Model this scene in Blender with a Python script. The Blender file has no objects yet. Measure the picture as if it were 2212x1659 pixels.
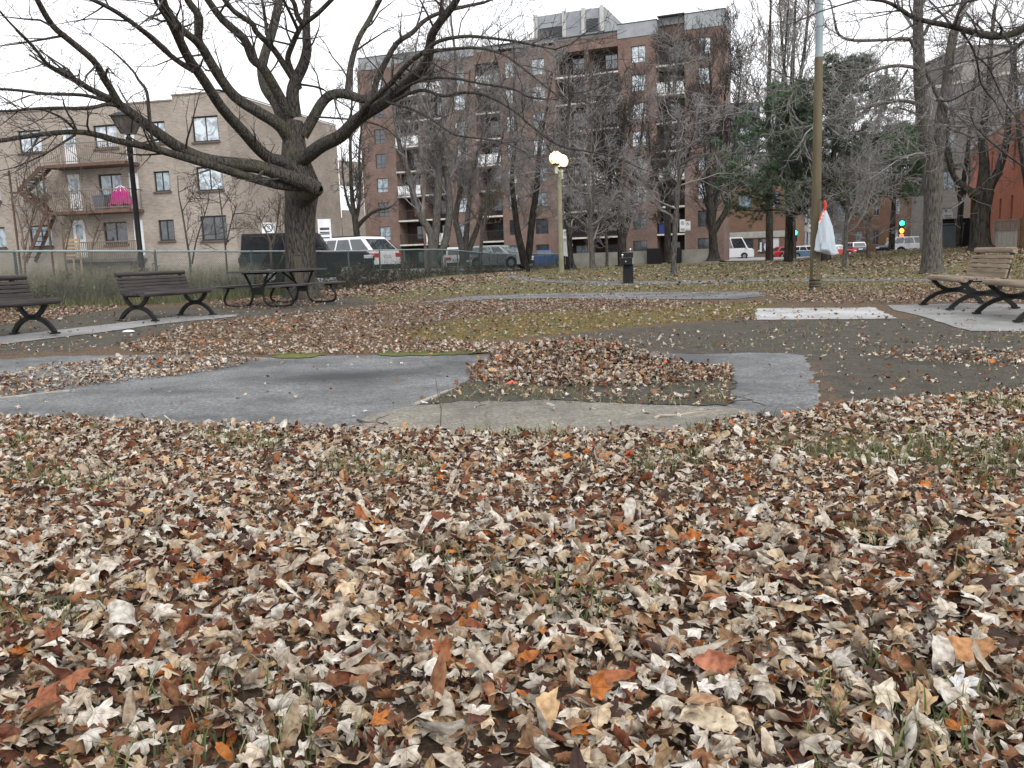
import bpy, bmesh, math, random
import numpy as np
from mathutils import Vector, Matrix
random.seed(7); rng = np.random.default_rng(7)
PI = math.pi; R = math.radians
SC = bpy.context.scene; COL = SC.collection
# ------------------------------------------------------------------ camera model (shared by the survey helpers)
PX = 1024/2212; FL = 830.0; ROLL = R(1.9); PITCH = math.atan((384-257)/FL); CAMH = 1.0
_U0 = (0, math.sin(PITCH), math.cos(PITCH)); FW = (0, math.cos(PITCH), -math.sin(PITCH))
_c, _s = math.cos(ROLL), math.sin(ROLL)
RT = tuple(_c*a-_s*b for a, b in zip((1, 0, 0), _U0)); UP = tuple(_s*a+_c*b for a, b in zip((1, 0, 0), _U0))

def ray(x, y):
    u = x*PX-512; v = y*PX-384
    return tuple(FW[i]*FL+RT[i]*u-UP[i]*v for i in range(3))
def atY(x, y, Y):
    d = ray(x, y); t = Y/d[1]
    return Vector((d[0]*t, Y, CAMH+d[2]*t))
def proj(X, Y, Z):
    Zc = Z-CAMH
    w = FW[0]*X+FW[1]*Y+FW[2]*Zc; w = np.where(np.abs(w) < 1e-6, 1e-6, w)
    px = (RT[0]*X+RT[1]*Y+RT[2]*Zc)/w*FL; py = (UP[0]*X+UP[1]*Y+UP[2]*Zc)/w*FL
    return (px+512)/PX, (384-py)/PX, w
def uv_on(x, y, A, B):
    d = ray(x, y); n = (-(B[1]-A[1]), B[0]-A[0])
    t = (A[0]*n[0]+A[1]*n[1])/(d[0]*n[0]+d[1]*n[1]); L = math.hypot(B[0]-A[0], B[1]-A[1])
    return ((d[0]*t-A[0])*(B[0]-A[0])+(d[1]*t-A[1])*(B[1]-A[1]))/L, CAMH+d[2]*t

def sm(x, a, b):
    t = np.clip((np.asarray(x, float)-a)/(b-a), 0, 1); return t*t*(3-2*t)
def gz(x, y):
    x = np.asarray(x, float); y = np.asarray(y, float)
    z = np.minimum(0.028*np.maximum(0, -x-1.0), 0.26)*sm(y, 4, 11)
    z = z+0.30*np.exp(-((x-8)/16)**2-((y-38)/10)**2)
    z = z+0.66*sm(x, 12, 24)*sm(y, 20, 36)*(1-sm(y, 46, 66))
    z = z-0.12*sm(y, 60, 78)
    z = z+0.15*np.exp(-(np.abs(x-.72)/.85)**2.6-(np.abs(y-7.9)/.62)**2.6)
    z = z+0.006*np.sin(x*1.7+1.3*np.sin(y*.9))*np.cos(y*1.3)*sm(y, 2, 6)
    return z
def gzf(x, y): return float(gz(x, y))
def gnd(x, y):
    d = ray(x, y); n = math.hypot(d[0], d[1]); t0 = 0.0; st = 0.02
    t = 0.5/n
    while t*n < 400:
        p = (d[0]*t, d[1]*t, CAMH+d[2]*t)
        if p[2] <= gzf(p[0], p[1]):
            lo, hi = t0, t
            for _ in range(18):
                m = (lo+hi)/2
                if CAMH+d[2]*m <= gzf(d[0]*m, d[1]*m): hi = m
                else: lo = m
            return Vector((d[0]*hi, d[1]*hi, CAMH+d[2]*hi))
        t0 = t; t *= 1.02
    return Vector((d[0]*t, d[1]*t, 0))
def onG(px, Y, ypx=550):
    p = atY(px, ypx, Y); return Vector((p.x, Y, gzf(p.x, Y)))
def in_poly(poly, x, y):
    ins = np.zeros(x.shape, bool); n = len(poly)
    for i in range(n):
        x1, y1 = poly[i]; x2, y2 = poly[(i+1) % n]
        if y1 == y2: continue
        c = ((y1 > y) != (y2 > y)) & (x < (x2-x1)*(y-y1)/(y2-y1)+x1)
        ins ^= c
    return ins

# ------------------------------------------------------------------ materials
def newmat(name):
    m = bpy.data.materials.new(name); m.use_nodes = True
    nt = m.node_tree; return m, nt, nt.nodes, nt.links, nt.nodes['Principled BSDF']
def mat(name, c1, c2=None, scale=8., rough=.7, bump=0., spec=.3, metal=0., detail=6, stretch=(1, 1, 1), bscale=None, pos=(.35, .65)):
    m, nt, N, L, b = newmat(name)
    b.inputs['Roughness'].default_value = rough; b.inputs['Metallic'].default_value = metal
    b.inputs['Specular IOR Level'].default_value = spec
    if c2 is None: c2 = tuple(min(1, c*.78) for c in c1)
    tc = N.new('ShaderNodeTexCoord'); mp = N.new('ShaderNodeMapping'); mp.inputs['Scale'].default_value = stretch
    L.new(tc.outputs['Object'], mp.inputs['Vector'])
    no = N.new('ShaderNodeTexNoise'); no.inputs['Scale'].default_value = scale; no.inputs['Detail'].default_value = detail
    L.new(mp.outputs[0], no.inputs['Vector'])
    rp = N.new('ShaderNodeValToRGB'); e = rp.color_ramp.elements
    e[0].position, e[1].position = pos; e[0].color = (*c1, 1); e[1].color = (*c2, 1)
    L.new(no.outputs['Fac'], rp.inputs[0]); L.new(rp.outputs[0], b.inputs['Base Color'])
    if bump:
        n2 = N.new('ShaderNodeTexNoise'); n2.inputs['Scale'].default_value = bscale or scale*3; n2.inputs['Detail'].default_value = 8
        L.new(mp.outputs[0], n2.inputs['Vector'])
        bu = N.new('ShaderNodeBump'); bu.inputs['Strength'].default_value = bump; bu.inputs['Distance'].default_value = .02
        L.new(n2.outputs['Fac'], bu.inputs['Height']); L.new(bu.outputs[0], b.inputs['Normal'])
    return m
def brickmat(name, c1, c2, mortar, stain=.25, bw=.22, bh=.075):
    m, nt, N, L, b = newmat(name); b.inputs['Roughness'].default_value = .9; b.inputs['Specular IOR Level'].default_value = .15
    tc = N.new('ShaderNodeTexCoord'); sp = N.new('ShaderNodeSeparateXYZ'); L.new(tc.outputs['Object'], sp.inputs[0])
    ad = N.new('ShaderNodeMath'); L.new(sp.outputs[0], ad.inputs[0]); L.new(sp.outputs[1], ad.inputs[1])
    cb = N.new('ShaderNodeCombineXYZ'); L.new(ad.outputs[0], cb.inputs[0]); L.new(sp.outputs[2], cb.inputs[1])
    br = N.new('ShaderNodeTexBrick'); L.new(cb.outputs[0], br.inputs['Vector'])
    br.inputs['Scale'].default_value = 1; br.inputs['Brick Width'].default_value = bw; br.inputs['Row Height'].default_value = bh
    br.inputs['Mortar Size'].default_value = .008; br.inputs['Color1'].default_value = (*c1, 1); br.inputs['Color2'].default_value = (*c2, 1); br.inputs['Mortar'].default_value = (*mortar, 1)
    no = N.new('ShaderNodeTexNoise'); no.inputs['Scale'].default_value = .5; no.inputs['Detail'].default_value = 9; no.inputs['Roughness'].default_value = .7
    L.new(cb.outputs[0], no.inputs['Vector'])
    rp = N.new('ShaderNodeValToRGB'); rp.color_ramp.elements[0].position = .3; rp.color_ramp.elements[1].position = .7
    rp.color_ramp.elements[0].color = (1-stain,)*3+(1,); rp.color_ramp.elements[1].color = (1+stain*.6,)*3+(1,)
    L.new(no.outputs['Fac'], rp.inputs[0])
    mx = N.new('ShaderNodeMix'); mx.data_type = 'RGBA'; mx.blend_type = 'MULTIPLY'; mx.inputs['Factor'].default_value = 1
    L.new(br.outputs['Color'], mx.inputs[6]); L.new(rp.outputs[0], mx.inputs[7]); L.new(mx.outputs[2], b.inputs['Base Color'])
    return m
def glass(name, c, rough=.12, spec=.9):  # mottling in the base colour stands in for reflected branches and sky
    m, nt, N, L, b = newmat(name)
    tc = N.new('ShaderNodeTexCoord'); no = N.new('ShaderNodeTexNoise'); no.inputs['Scale'].default_value = 2.2; no.inputs['Detail'].default_value = 5; no.inputs['Distortion'].default_value = 1.2
    L.new(tc.outputs['Object'], no.inputs['Vector'])
    rp = N.new('ShaderNodeValToRGB'); rp.color_ramp.elements[0].position = .42; rp.color_ramp.elements[1].position = .56
    rp.color_ramp.elements[0].color = (*[v*.45 for v in c], 1); rp.color_ramp.elements[1].color = (*c, 1)
    L.new(no.outputs['Fac'], rp.inputs[0]); L.new(rp.outputs[0], b.inputs['Base Color'])
    b.inputs['Roughness'].default_value = rough; b.inputs['Specular IOR Level'].default_value = spec; b.inputs['IOR'].default_value = 1.6
    return m
def emit(name, c, s):
    m, nt, N, L, b = newmat(name); b.inputs['Base Color'].default_value = (*c, 1)
    b.inputs['Emission Color'].default_value = (*c, 1); b.inputs['Emission Strength'].default_value = s
    return m
def barkmat(name, c1, c2, c3, vscale=16., bump=.8):
    m, nt, N, L, b = newmat(name); b.inputs['Roughness'].default_value = .95; b.inputs['Specular IOR Level'].default_value = .15
    tc = N.new('ShaderNodeTexCoord'); mp = N.new('ShaderNodeMapping'); mp.inputs['Scale'].default_value = (1, 1, .22)
    L.new(tc.outputs['Object'], mp.inputs[0])
    n1 = N.new('ShaderNodeTexNoise'); n1.inputs['Scale'].default_value = vscale; n1.inputs['Detail'].default_value = 8; n1.inputs['Distortion'].default_value = .6
    L.new(mp.outputs[0], n1.inputs['Vector'])
    n2 = N.new('ShaderNodeTexNoise'); n2.inputs['Scale'].default_value = 1.3; n2.inputs['Detail'].default_value = 6
    L.new(tc.outputs['Object'], n2.inputs['Vector'])
    r1 = N.new('ShaderNodeValToRGB'); r1.color_ramp.elements[0].position = .38; r1.color_ramp.elements[1].position = .62
    r1.color_ramp.elements[0].color = (*c1, 1); r1.color_ramp.elements[1].color = (*c2, 1); L.new(n1.outputs['Fac'], r1.inputs[0])
    r2 = N.new('ShaderNodeValToRGB'); r2.color_ramp.elements[0].position = .55; r2.color_ramp.elements[1].position = .8
    r2.color_ramp.elements[0].color = (0, 0, 0, 1); r2.color_ramp.elements[1].color = (1, 1, 1, 1); L.new(n2.outputs['Fac'], r2.inputs[0])
    mx = N.new('ShaderNodeMix'); mx.data_type = 'RGBA'; L.new(r2.outputs[0], mx.inputs['Factor']); L.new(r1.outputs[0], mx.inputs[6]); mx.inputs[7].default_value = (*c3, 1)
    L.new(mx.outputs[2], b.inputs['Base Color'])
    bu = N.new('ShaderNodeBump'); bu.inputs['Strength'].default_value = bump; bu.inputs['Distance'].default_value = .07
    L.new(n1.outputs['Fac'], bu.inputs['Height']); L.new(bu.outputs[0], b.inputs['Normal'])
    return m

# ------------------------------------------------------------------ objects
def link(o, parent=None):
    COL.objects.link(o)
    if parent: o.parent = parent
    return o
def tag(o, label=None, cat=None, group=None, kind=None):
    if label: o['label'] = label
    if cat: o['category'] = cat
    if group: o['group'] = group
    if kind: o['kind'] = kind
    return o
def thing(name, label, cat, loc=(0, 0, 0), rz=0, group=None):
    o = bpy.data.objects.new(name, None); o.empty_display_size = .2; o.location = loc; o.rotation_euler = (0, 0, rz)
    link(o); return tag(o, label, cat, group)
def copy_tree(o, parent=None):
    c = o.copy(); link(c)
    if parent: c.parent = parent
    for ch in list(o.children): copy_tree(ch, c)
    return c
def from_np(name, V, Fs, m, parent=None, smooth=False, nv=None):
    """V (n,3); Fs list of int arrays (k,w) with constant widths"""
    me = bpy.data.meshes.new(name)
    V = np.asarray(V, np.float32); me.vertices.add(len(V)); me.vertices.foreach_set('co', V.ravel())
    loops = np.concatenate([f.ravel() for f in Fs]).astype(np.int32)
    sizes = np.concatenate([np.full(len(f), f.shape[1], np.int32) for f in Fs])
    me.loops.add(len(loops)); me.loops.foreach_set('vertex_index', loops)
    me.polygons.add(len(sizes)); st = np.concatenate([[0], np.cumsum(sizes)[:-1]]).astype(np.int32)
    me.polygons.foreach_set('loop_start', st)
    if smooth: me.polygons.foreach_set('use_smooth', np.ones(len(sizes), bool))
    me.update(calc_edges=True); me.validate()
    for mm in (m if isinstance(m, (list, tuple)) else [m]): me.materials.append(mm)
    o = bpy.data.objects.new(name, me); return link(o, parent)

class MB:
    def __init__(s): s.v = []; s.f = []; s.mi = []; s.cur = 0
    def add(s, vs, fs):
        n = len(s.v); s.v += [tuple(v) for v in vs]
        for f in fs: s.f.append([n+i for i in f]); s.mi.append(s.cur)
        return s
    def box(s, c, d, rot=None):
        h = [x/2 for x in d]
        vs = [Vector((sx*h[0], sy*h[1], sz*h[2])) for sx in (-1, 1) for sy in (-1, 1) for sz in (-1, 1)]
        if rot is not None: vs = [rot @ v for v in vs]
        c = Vector(c); vs = [v+c for v in vs]
        return s.add(vs, [(0, 1, 3, 2), (4, 6, 7, 5), (0, 4, 5, 1), (2, 3, 7, 6), (0, 2, 6, 4), (1, 5, 7, 3)])
    def bb(s, a, b):
        return s.box([(p+q)/2 for p, q in zip(a, b)], [abs(q-p) for p, q in zip(a, b)])
    def prism(s, poly, ax, a, b, inset=None):
        """poly of 2d points extruded along axis ax from a to b"""
        def P(p, t):
            if ax == 'y': return (p[0], t, p[1])
            if ax == 'x': return (t, p[0], p[1])
            return (p[0], p[1], t)
        n = len(poly); vs = [P(p, a) for p in poly]+[P(p, b) for p in poly]
        fs = [tuple(range(n))[::-1], tuple(range(n, 2*n))]+[(i, (i+1) % n, n+(i+1) % n, n+i) for i in range(n)]
        return s.add(vs, fs)
    def tube(s, pts, rad, n=8, cap=True, flat=1.0):
        pts = [Vector(p) for p in pts]; k = len(pts)
        if not isinstance(rad, (list, tuple)): rad = [rad]*k
        d = (pts[-1]-pts[0]); d = d if d.length > 1e-6 else Vector((1, .3, .1))
        ref = min([Vector((1, 0, 0)), Vector((0, 1, 0)), Vector((0, 0, 1))], key=lambda a: max(abs(a.dot((pts[i+1]-pts[i]).normalized())) for i in range(k-1)))
        vs = []; fs = []
        for i in range(k):
            t = (pts[min(i+1, k-1)]-pts[max(i-1, 0)]).normalized()
            a = t.cross(ref).normalized(); b = t.cross(a)
            for j in range(n):
                w = 2*PI*j/n+PI/n; vs.append(pts[i]+(a*math.cos(w)*rad[i]+b*math.sin(w)*rad[i]*flat))
        for i in range(k-1):
            for j in range(n):
                fs.append((i*n+j, i*n+(j+1) % n, (i+1)*n+(j+1) % n, (i+1)*n+j))
        if cap: fs += [tuple(range(n))[::-1], tuple(range((k-1)*n, k*n))]
        return s.add(vs, fs)
    def lathe(s, prof, c=(0, 0, 0), n=16, ax='z'):
        vs = []; fs = []; k = len(prof)
        for r, h in prof:
            for j in range(n):
                w = 2*PI*j/n; p = (r*math.cos(w), r*math.sin(w), h)
                if ax == 'y': p = (p[0], p[2], p[1])
                if ax == 'x': p = (p[2], p[0], p[1])
                vs.append((p[0]+c[0], p[1]+c[1], p[2]+c[2]))
        for i in range(k-1):
            for j in range(n): fs.append((i*n+j, i*n+(j+1) % n, (i+1)*n+(j+1) % n, (i+1)*n+j))
        fs += [tuple(range(n))[::-1], tuple(range((k-1)*n, k*n))]
        return s.add(vs, fs)
    def build(s, name, m, parent=None, smooth=False, bevel=0, seg=2, angle=35):
        me = bpy.data.meshes.new(name); me.from_pydata(s.v, [], s.f)
        for mm in (m if isinstance(m, (list, tuple)) else [m]): me.materials.append(mm)
        me.polygons.foreach_set('material_index', s.mi)
        bm = bmesh.new(); bm.from_mesh(me); bmesh.ops.recalc_face_normals(bm, faces=bm.faces); bm.to_mesh(me); bm.free()
        o = link(bpy.data.objects.new(name, me), parent)
        if smooth:
            me.polygons.foreach_set('use_smooth', [True]*len(me.polygons))
            try: me.set_sharp_from_angle(angle=R(angle))
            except Exception: pass
        if bevel:
            md = o.modifiers.new('bevel', 'BEVEL'); md.width = bevel; md.segments = seg; md.limit_method = 'ANGLE'; md.angle_limit = R(30)
        return o

def tubes_np(polys, sides):
    """polys: list of (pts Nx3 list, radii list) with equal N -> V, F"""
    P = np.array([p for p, r in polys], float); RA = np.array([r for p, r in polys], float)
    B, n, _ = P.shape
    T = np.empty_like(P); T[:, 1:-1] = P[:, 2:]-P[:, :-2]; T[:, 0] = P[:, 1]-P[:, 0]; T[:, -1] = P[:, -1]-P[:, -2]
    T /= np.linalg.norm(T, axis=2, keepdims=True)+1e-9
    D = P[:, -1]-P[:, 0]; ref = np.zeros((B, 3)); ref[np.arange(B), np.argmin(np.abs(D), axis=1)] = 1
    A = np.cross(T, ref[:, None, :]); A /= np.linalg.norm(A, axis=2, keepdims=True)+1e-9
    Bn = np.cross(T, A)
    w = 2*PI*np.arange(sides)/sides
    ring = P[:, :, None, :]+RA[:, :, None, None]*(A[:, :, None, :]*np.cos(w)[None, None, :, None]+Bn[:, :, None, :]*np.sin(w)[None, None, :, None])
    V = ring.reshape(-1, 3)
    idx = np.arange(B*n*sides).reshape(B, n, sides); nx = np.roll(idx, -1, axis=2)
    Fq = np.stack([idx[:, :-1], nx[:, :-1], nx[:, 1:], idx[:, 1:]], axis=-1).reshape(-1, 4)
    return V, Fq
def tubes_obj(name, polys, m, parent, sides_of=lambda r: 3, smooth=True):
    groups = {}
    for p, r in polys: groups.setdefault((len(p), sides_of(max(r))), []).append((p, r))
    Vs = []; Fs = []; off = 0
    for (n, s), g in groups.items():
        V, Fq = tubes_np(g, s); Vs.append(V); Fs.append(Fq+off); off += len(V)
    return from_np(name, np.concatenate(Vs), [np.concatenate(Fs)], m, parent, smooth)

def catmull(pts, k=3):
    out = []; n = len(pts)
    for i in range(n-1):
        p0, p1, p2, p3 = pts[max(i-1, 0)], pts[i], pts[i+1], pts[min(i+2, n-1)]
        for j in range(k):
            t = j/k
            out.append(tuple(.5*((2*b)+(-a+c)*t+(2*a-5*b+4*c-d)*t*t+(-a+3*b-3*c+d)*t**3) for a, b, c, d in zip(p0, p1, p2, p3)))
    out.append(tuple(pts[-1])); return out

def wall(mb, u0, u1, v0, v1, holes, y0=0., thick=.25):
    """front wall in the local x-z plane with rectangular openings (a,b,c,d) and their reveals"""
    us = sorted({u0, u1, *[h[0] for h in holes], *[h[1] for h in holes]}); vs = sorted({v0, v1, *[h[2] for h in holes], *[h[3] for h in holes]})
    us = [u for u in us if u0 <= u <= u1]; vs = [v for v in vs if v0 <= v <= v1]
    for i in range(len(us)-1):
        for j in range(len(vs)-1):
            cu, cv = (us[i]+us[i+1])/2, (vs[j]+vs[j+1])/2
            if any(a < cu < b and c < cv < d for a, b, c, d in holes): continue
            mb.add([(us[i], y0, vs[j]), (us[i+1], y0, vs[j]), (us[i+1], y0, vs[j+1]), (us[i], y0, vs[j+1])], [(0, 1, 2, 3)])
    for a, b, c, d in holes:
        y1 = y0+thick
        for q in ([(a, y0, c), (a, y0, d), (a, y1, d), (a, y1, c)], [(b, y0, c), (b, y1, c), (b, y1, d), (b, y0, d)], [(a, y0, c), (a, y1, c), (b, y1, c), (b, y0, c)], [(a, y0, d), (b, y0, d), (b, y1, d), (a, y1, d)]):
            mb.add(q, [(0, 1, 2, 3)])
def window(parent, name, a, b, c, d, y, frame_m, pane_m, bars=(.5,), hbar=None, sill_m=None, fw=.06):
    f = MB(); t = .05
    f.bb((a, y, c), (b, y+t, c+fw)); f.bb((a, y, d-fw), (b, y+t, d)); f.bb((a, y, c+fw), (a+fw, y+t, d-fw)); f.bb((b-fw, y, c+fw), (b, y+t, d-fw))
    for q in bars:
        x = a+(b-a)*q; f.bb((x-fw*.4, y+.006, c+fw), (x+fw*.4, y+t-.004, d-fw))
    if hbar: z = c+(d-c)*hbar; f.bb((a+fw, y+.003, z-fw*.5), (b-fw, y+t-.007, z+fw*.5))
    fo = f.build(name, frame_m, parent)
    MB().bb((a+fw*.6, y+.028, c+fw*.6), (b-fw*.6, y+.04, d-fw*.6)).build('pane', pane_m, fo)
    if sill_m: MB().bb((a-.06, y-.2, c-.09), (b+.06, y+.04, c-.003)).build('sill', sill_m, fo)
    return fo
def text_mesh(name, s, size, m, parent, loc, rot, extrude=.002):
    cu = bpy.data.curves.new(name, 'FONT'); cu.body = s; cu.size = size; cu.extrude = extrude; cu.align_x = 'CENTER'; cu.align_y = 'CENTER'
    t = bpy.data.objects.new(name, cu); link(t)
    dg = bpy.context.evaluated_depsgraph_get(); me = bpy.data.meshes.new_from_object(t.evaluated_get(dg))
    bpy.data.objects.remove(t); bpy.data.curves.remove(cu); me.materials.clear(); me.materials.append(m)
    o = link(bpy.data.objects.new(name, me), parent); o.location = loc; o.rotation_euler = rot; return o
# ------------------------------------------------------------------ camera, light, sky
cam = bpy.data.cameras.new('camera'); camo = bpy.data.objects.new('camera', cam); COL.objects.link(camo)
cam.sensor_width = 36; cam.lens = FL/1024*36; cam.clip_end = 3000; cam.clip_start = .05
Mx = Matrix([[RT[i], UP[i], -FW[i], 0] for i in range(3)]+[[0, 0, 0, 1]]); Mx[2][3] = CAMH
camo.matrix_world = Mx; SC.camera = camo
W = bpy.data.worlds.new('World'); SC.world = W; W.use_nodes = True
nt = W.node_tree; bg = nt.nodes['Background']
sky = nt.nodes.new('ShaderNodeTexSky'); sky.sky_type = 'NISHITA'; sky.sun_disc = False
SUN_EL, SUN_AZ = R(38), R(152)
sky.sun_elevation = SUN_EL; sky.sun_rotation = SUN_AZ; sky.air_density = 1.2; sky.dust_density = 4; sky.ozone_density = 1
# overcast: clouds take the blue out of the sky and even it out
bw = nt.nodes.new('ShaderNodeHueSaturation'); bw.inputs['Saturation'].default_value = .12
nt.links.new(sky.outputs[0], bw.inputs['Color'])
mx = nt.nodes.new('ShaderNodeMix'); mx.data_type = 'RGBA'; mx.inputs['Factor'].default_value = .65
tcw = nt.nodes.new('ShaderNodeTexCoord'); nz = nt.nodes.new('ShaderNodeTexNoise'); nz.inputs['Scale'].default_value = 2.2; nz.inputs['Detail'].default_value = 5
nt.links.new(tcw.outputs['Generated'], nz.inputs['Vector'])
rpw = nt.nodes.new('ShaderNodeValToRGB'); rpw.color_ramp.elements[0].position = .3; rpw.color_ramp.elements[1].position = .75
rpw.color_ramp.elements[0].color = (8.2, 8.4, 8.8, 1); rpw.color_ramp.elements[1].color = (9.6, 9.7, 9.9, 1)
nt.links.new(nz.outputs['Fac'], rpw.inputs[0])
nt.links.new(bw.outputs[0], mx.inputs[6]); nt.links.new(rpw.outputs[0], mx.inputs[7]); nt.links.new(mx.outputs[2], bg.inputs['Color'])
bg.inputs['Strength'].default_value = .13
sd = bpy.data.lights.new('sun', 'SUN'); sd.energy = .7; sd.angle = R(25); sd.color = (1, .97, .93)
so = bpy.data.objects.new('sun', sd); COL.objects.link(so)
dirv = Vector((math.sin(SUN_AZ)*math.cos(SUN_EL), math.cos(SUN_AZ)*math.cos(SUN_EL), math.sin(SUN_EL)))
so.rotation_euler = dirv.to_track_quat('Z', 'Y').to_euler()
vs = SC.view_settings; vs.view_transform = 'Standard'; vs.look = 'None'; vs.exposure = .68; vs.gamma = 1; vs.use_curve_mapping = False
SC.cycles.max_bounces = 6; SC.cycles.diffuse_bounces = 3; SC.cycles.transparent_max_bounces = 8
SC.cycles.use_denoising = True

# ------------------------------------------------------------------ zones, surveyed on the photograph and laid on the terrain
FORE = [(-900, 905), (0, 905), (260, 912), (420, 925), (560, 922), (760, 935), (1000, 942), (1300, 942), (1500, 935), (1640, 918), (1720, 900), (1800, 885), (1960, 868), (2212, 852), (3300, 820), (3300, 9000), (-900, 9000)]
STRIP = [(-500, 830), (0, 815), (90, 797), (250, 778), (480, 772), (575, 782), (420, 810), (250, 830), (90, 850), (0, 862), (-500, 880)]
MID = [(250, 752), (330, 725), (460, 692), (640, 678), (760, 668), (830, 655), (900, 652), (1300, 645), (1600, 656), (1650, 668), (1400, 668), (1200, 674), (1020, 684), (930, 700), (890, 722), (940, 736), (1130, 748), (1150, 766), (980, 765), (800, 765), (600, 769), (420, 768), (290, 764)]
PILE = [(1005, 800), (1060, 783), (1100, 768), (1130, 752), (1250, 742), (1370, 757), (1420, 775), (1480, 793), (1580, 798), (1582, 822), (1500, 826), (1380, 836), (1250, 838), (1100, 836), (1030, 826)]
LINE = [(1370, 692), (1450, 682), (1600, 678), (1635, 688), (1620, 694), (1500, 692)]
TABLE = [(440, 650), (560, 628), (720, 625), (760, 640), (700, 660), (560, 672), (470, 668)]
FOOT = [(-400, 680), (0, 672), (250, 652), (255, 668), (120, 690), (0, 705), (-400, 720)]
FENCEFOOT = [(700, 640), (760, 622), (860, 612), (1010, 598), (1120, 580), (1160, 582), (1090, 600), (980, 612), (880, 630), (800, 645)]
RIGHT1 = [(1640, 632), (1750, 624), (1900, 622), (2010, 606), (2212, 618), (2600, 640), (2600, 680), (2212, 668), (2120, 655), (1900, 657), (1700, 655)]
RIGHT2 = [(1870, 772), (1960, 758), (2100, 756), (2212, 764), (2600, 770), (2600, 805), (2212, 795), (2000, 790)]
BANK = [(1640, 575), (1720, 556), (2000, 552), (2212, 536), (2600, 530), (2600, 560), (2212, 560), (2000, 575), (1850, 580)]
GRASSFAR = [(820, 655), (760, 640), (1100, 598), (1300, 574), (1440, 560), (3000, 520), (3000, 625), (1900, 630), (1640, 630), (1400, 630), (1000, 636)]
MOSS = [(860, 728), (900, 705), (1030, 685), (1200, 672), (1420, 664), (1600, 655), (1680, 655), (1640, 676), (1560, 690), (1420, 702), (1300, 712), (1150, 730), (1000, 738)]
LIME = [(600, 766), (690, 766), (680, 773), (600, 776)], [(830, 762), (990, 762), (980, 768), (830, 770)]
SOIL = [(1150, 748), (1180, 730), (1330, 712), (1560, 694), (1640, 690), (1950, 690), (2010, 672), (2120, 715), (2212, 718), (2900, 730), (2900, 850), (2212, 852), (1960, 868), (1790, 882), (1742, 770), (1400, 764), (1160, 766)], [(-500, 790), (0, 765), (240, 752), (330, 722), (460, 690), (660, 676), (820, 655), (900, 640), (760, 640), (520, 660), (250, 668), (100, 690), (0, 700), (-500, 760)]
PATHZ = [[(900, 656), (1000, 641), (1150, 635), (1400, 632), (1640, 631), (1655, 640), (1400, 648), (1080, 646)], [(1075, 600), (1110, 596), (1180, 604), (1260, 608), (1420, 609), (1660, 603), (1990, 603), (2300, 606), (2300, 611), (1660, 608), (1420, 615), (1330, 617), (1200, 611)], [(-330, 770), (-330, 745), (0, 728), (253, 699), (512, 680), (512, 684), (203, 721), (0, 746)], [(1634, 667), (1888, 665), (1940, 689), (1632, 692)], [(1915, 660), (2330, 656), (2500, 720), (2100, 716), (2060, 707), (1930, 670)]]
ASPHZ = [(-260, 915), (-200, 778), (0, 772), (600, 770), (1115, 764), (1740, 764), (1780, 884), (1500, 945), (700, 940), (0, 915)]
BEDZ = [(905, 878), (1010, 830), (1050, 795), (1584, 797), (1582, 880), (1200, 868)]
GRASSFORE = [(1480, 935), (1640, 905), (1900, 920), (2120, 985), (2050, 1035), (1850, 1010), (1650, 985), (1500, 965)]
def leaf_density(x, y):
    d = np.full(x.shape, .03)
    far = in_poly(GRASSFAR, x, y); d[far] = .22
    d[in_poly(BANK, x, y)] = .8
    for poly, v in ((MID, .62), (STRIP, .75), (LINE, .7), (TABLE, .4), (FOOT, .8), (FENCEFOOT, .75), (RIGHT1, .62), (RIGHT2, .42), (PILE, 1.), (FORE, 1.)):
        d[in_poly(poly, x, y)] = v
    for poly in SOIL:
        k = in_poly(poly, x, y) & (d < .2); d[k] = .045
    d[in_poly(MOSS, x, y)] = .26
    d[in_poly(GRASSFORE, x, y)] = .62
    for i_, poly in enumerate(PATHZ): d[in_poly(poly, x, y)] = (.07, .12, .03, .06, .03)[i_]
    d[in_poly(ASPHZ, x, y) & (d < .05)] = .004
    d[in_poly(BEDZ, x, y) & (d < .3)] = .2
    d[(y < 575) & (x > 1400) & (d < .7)] = .42
    return d

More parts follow.
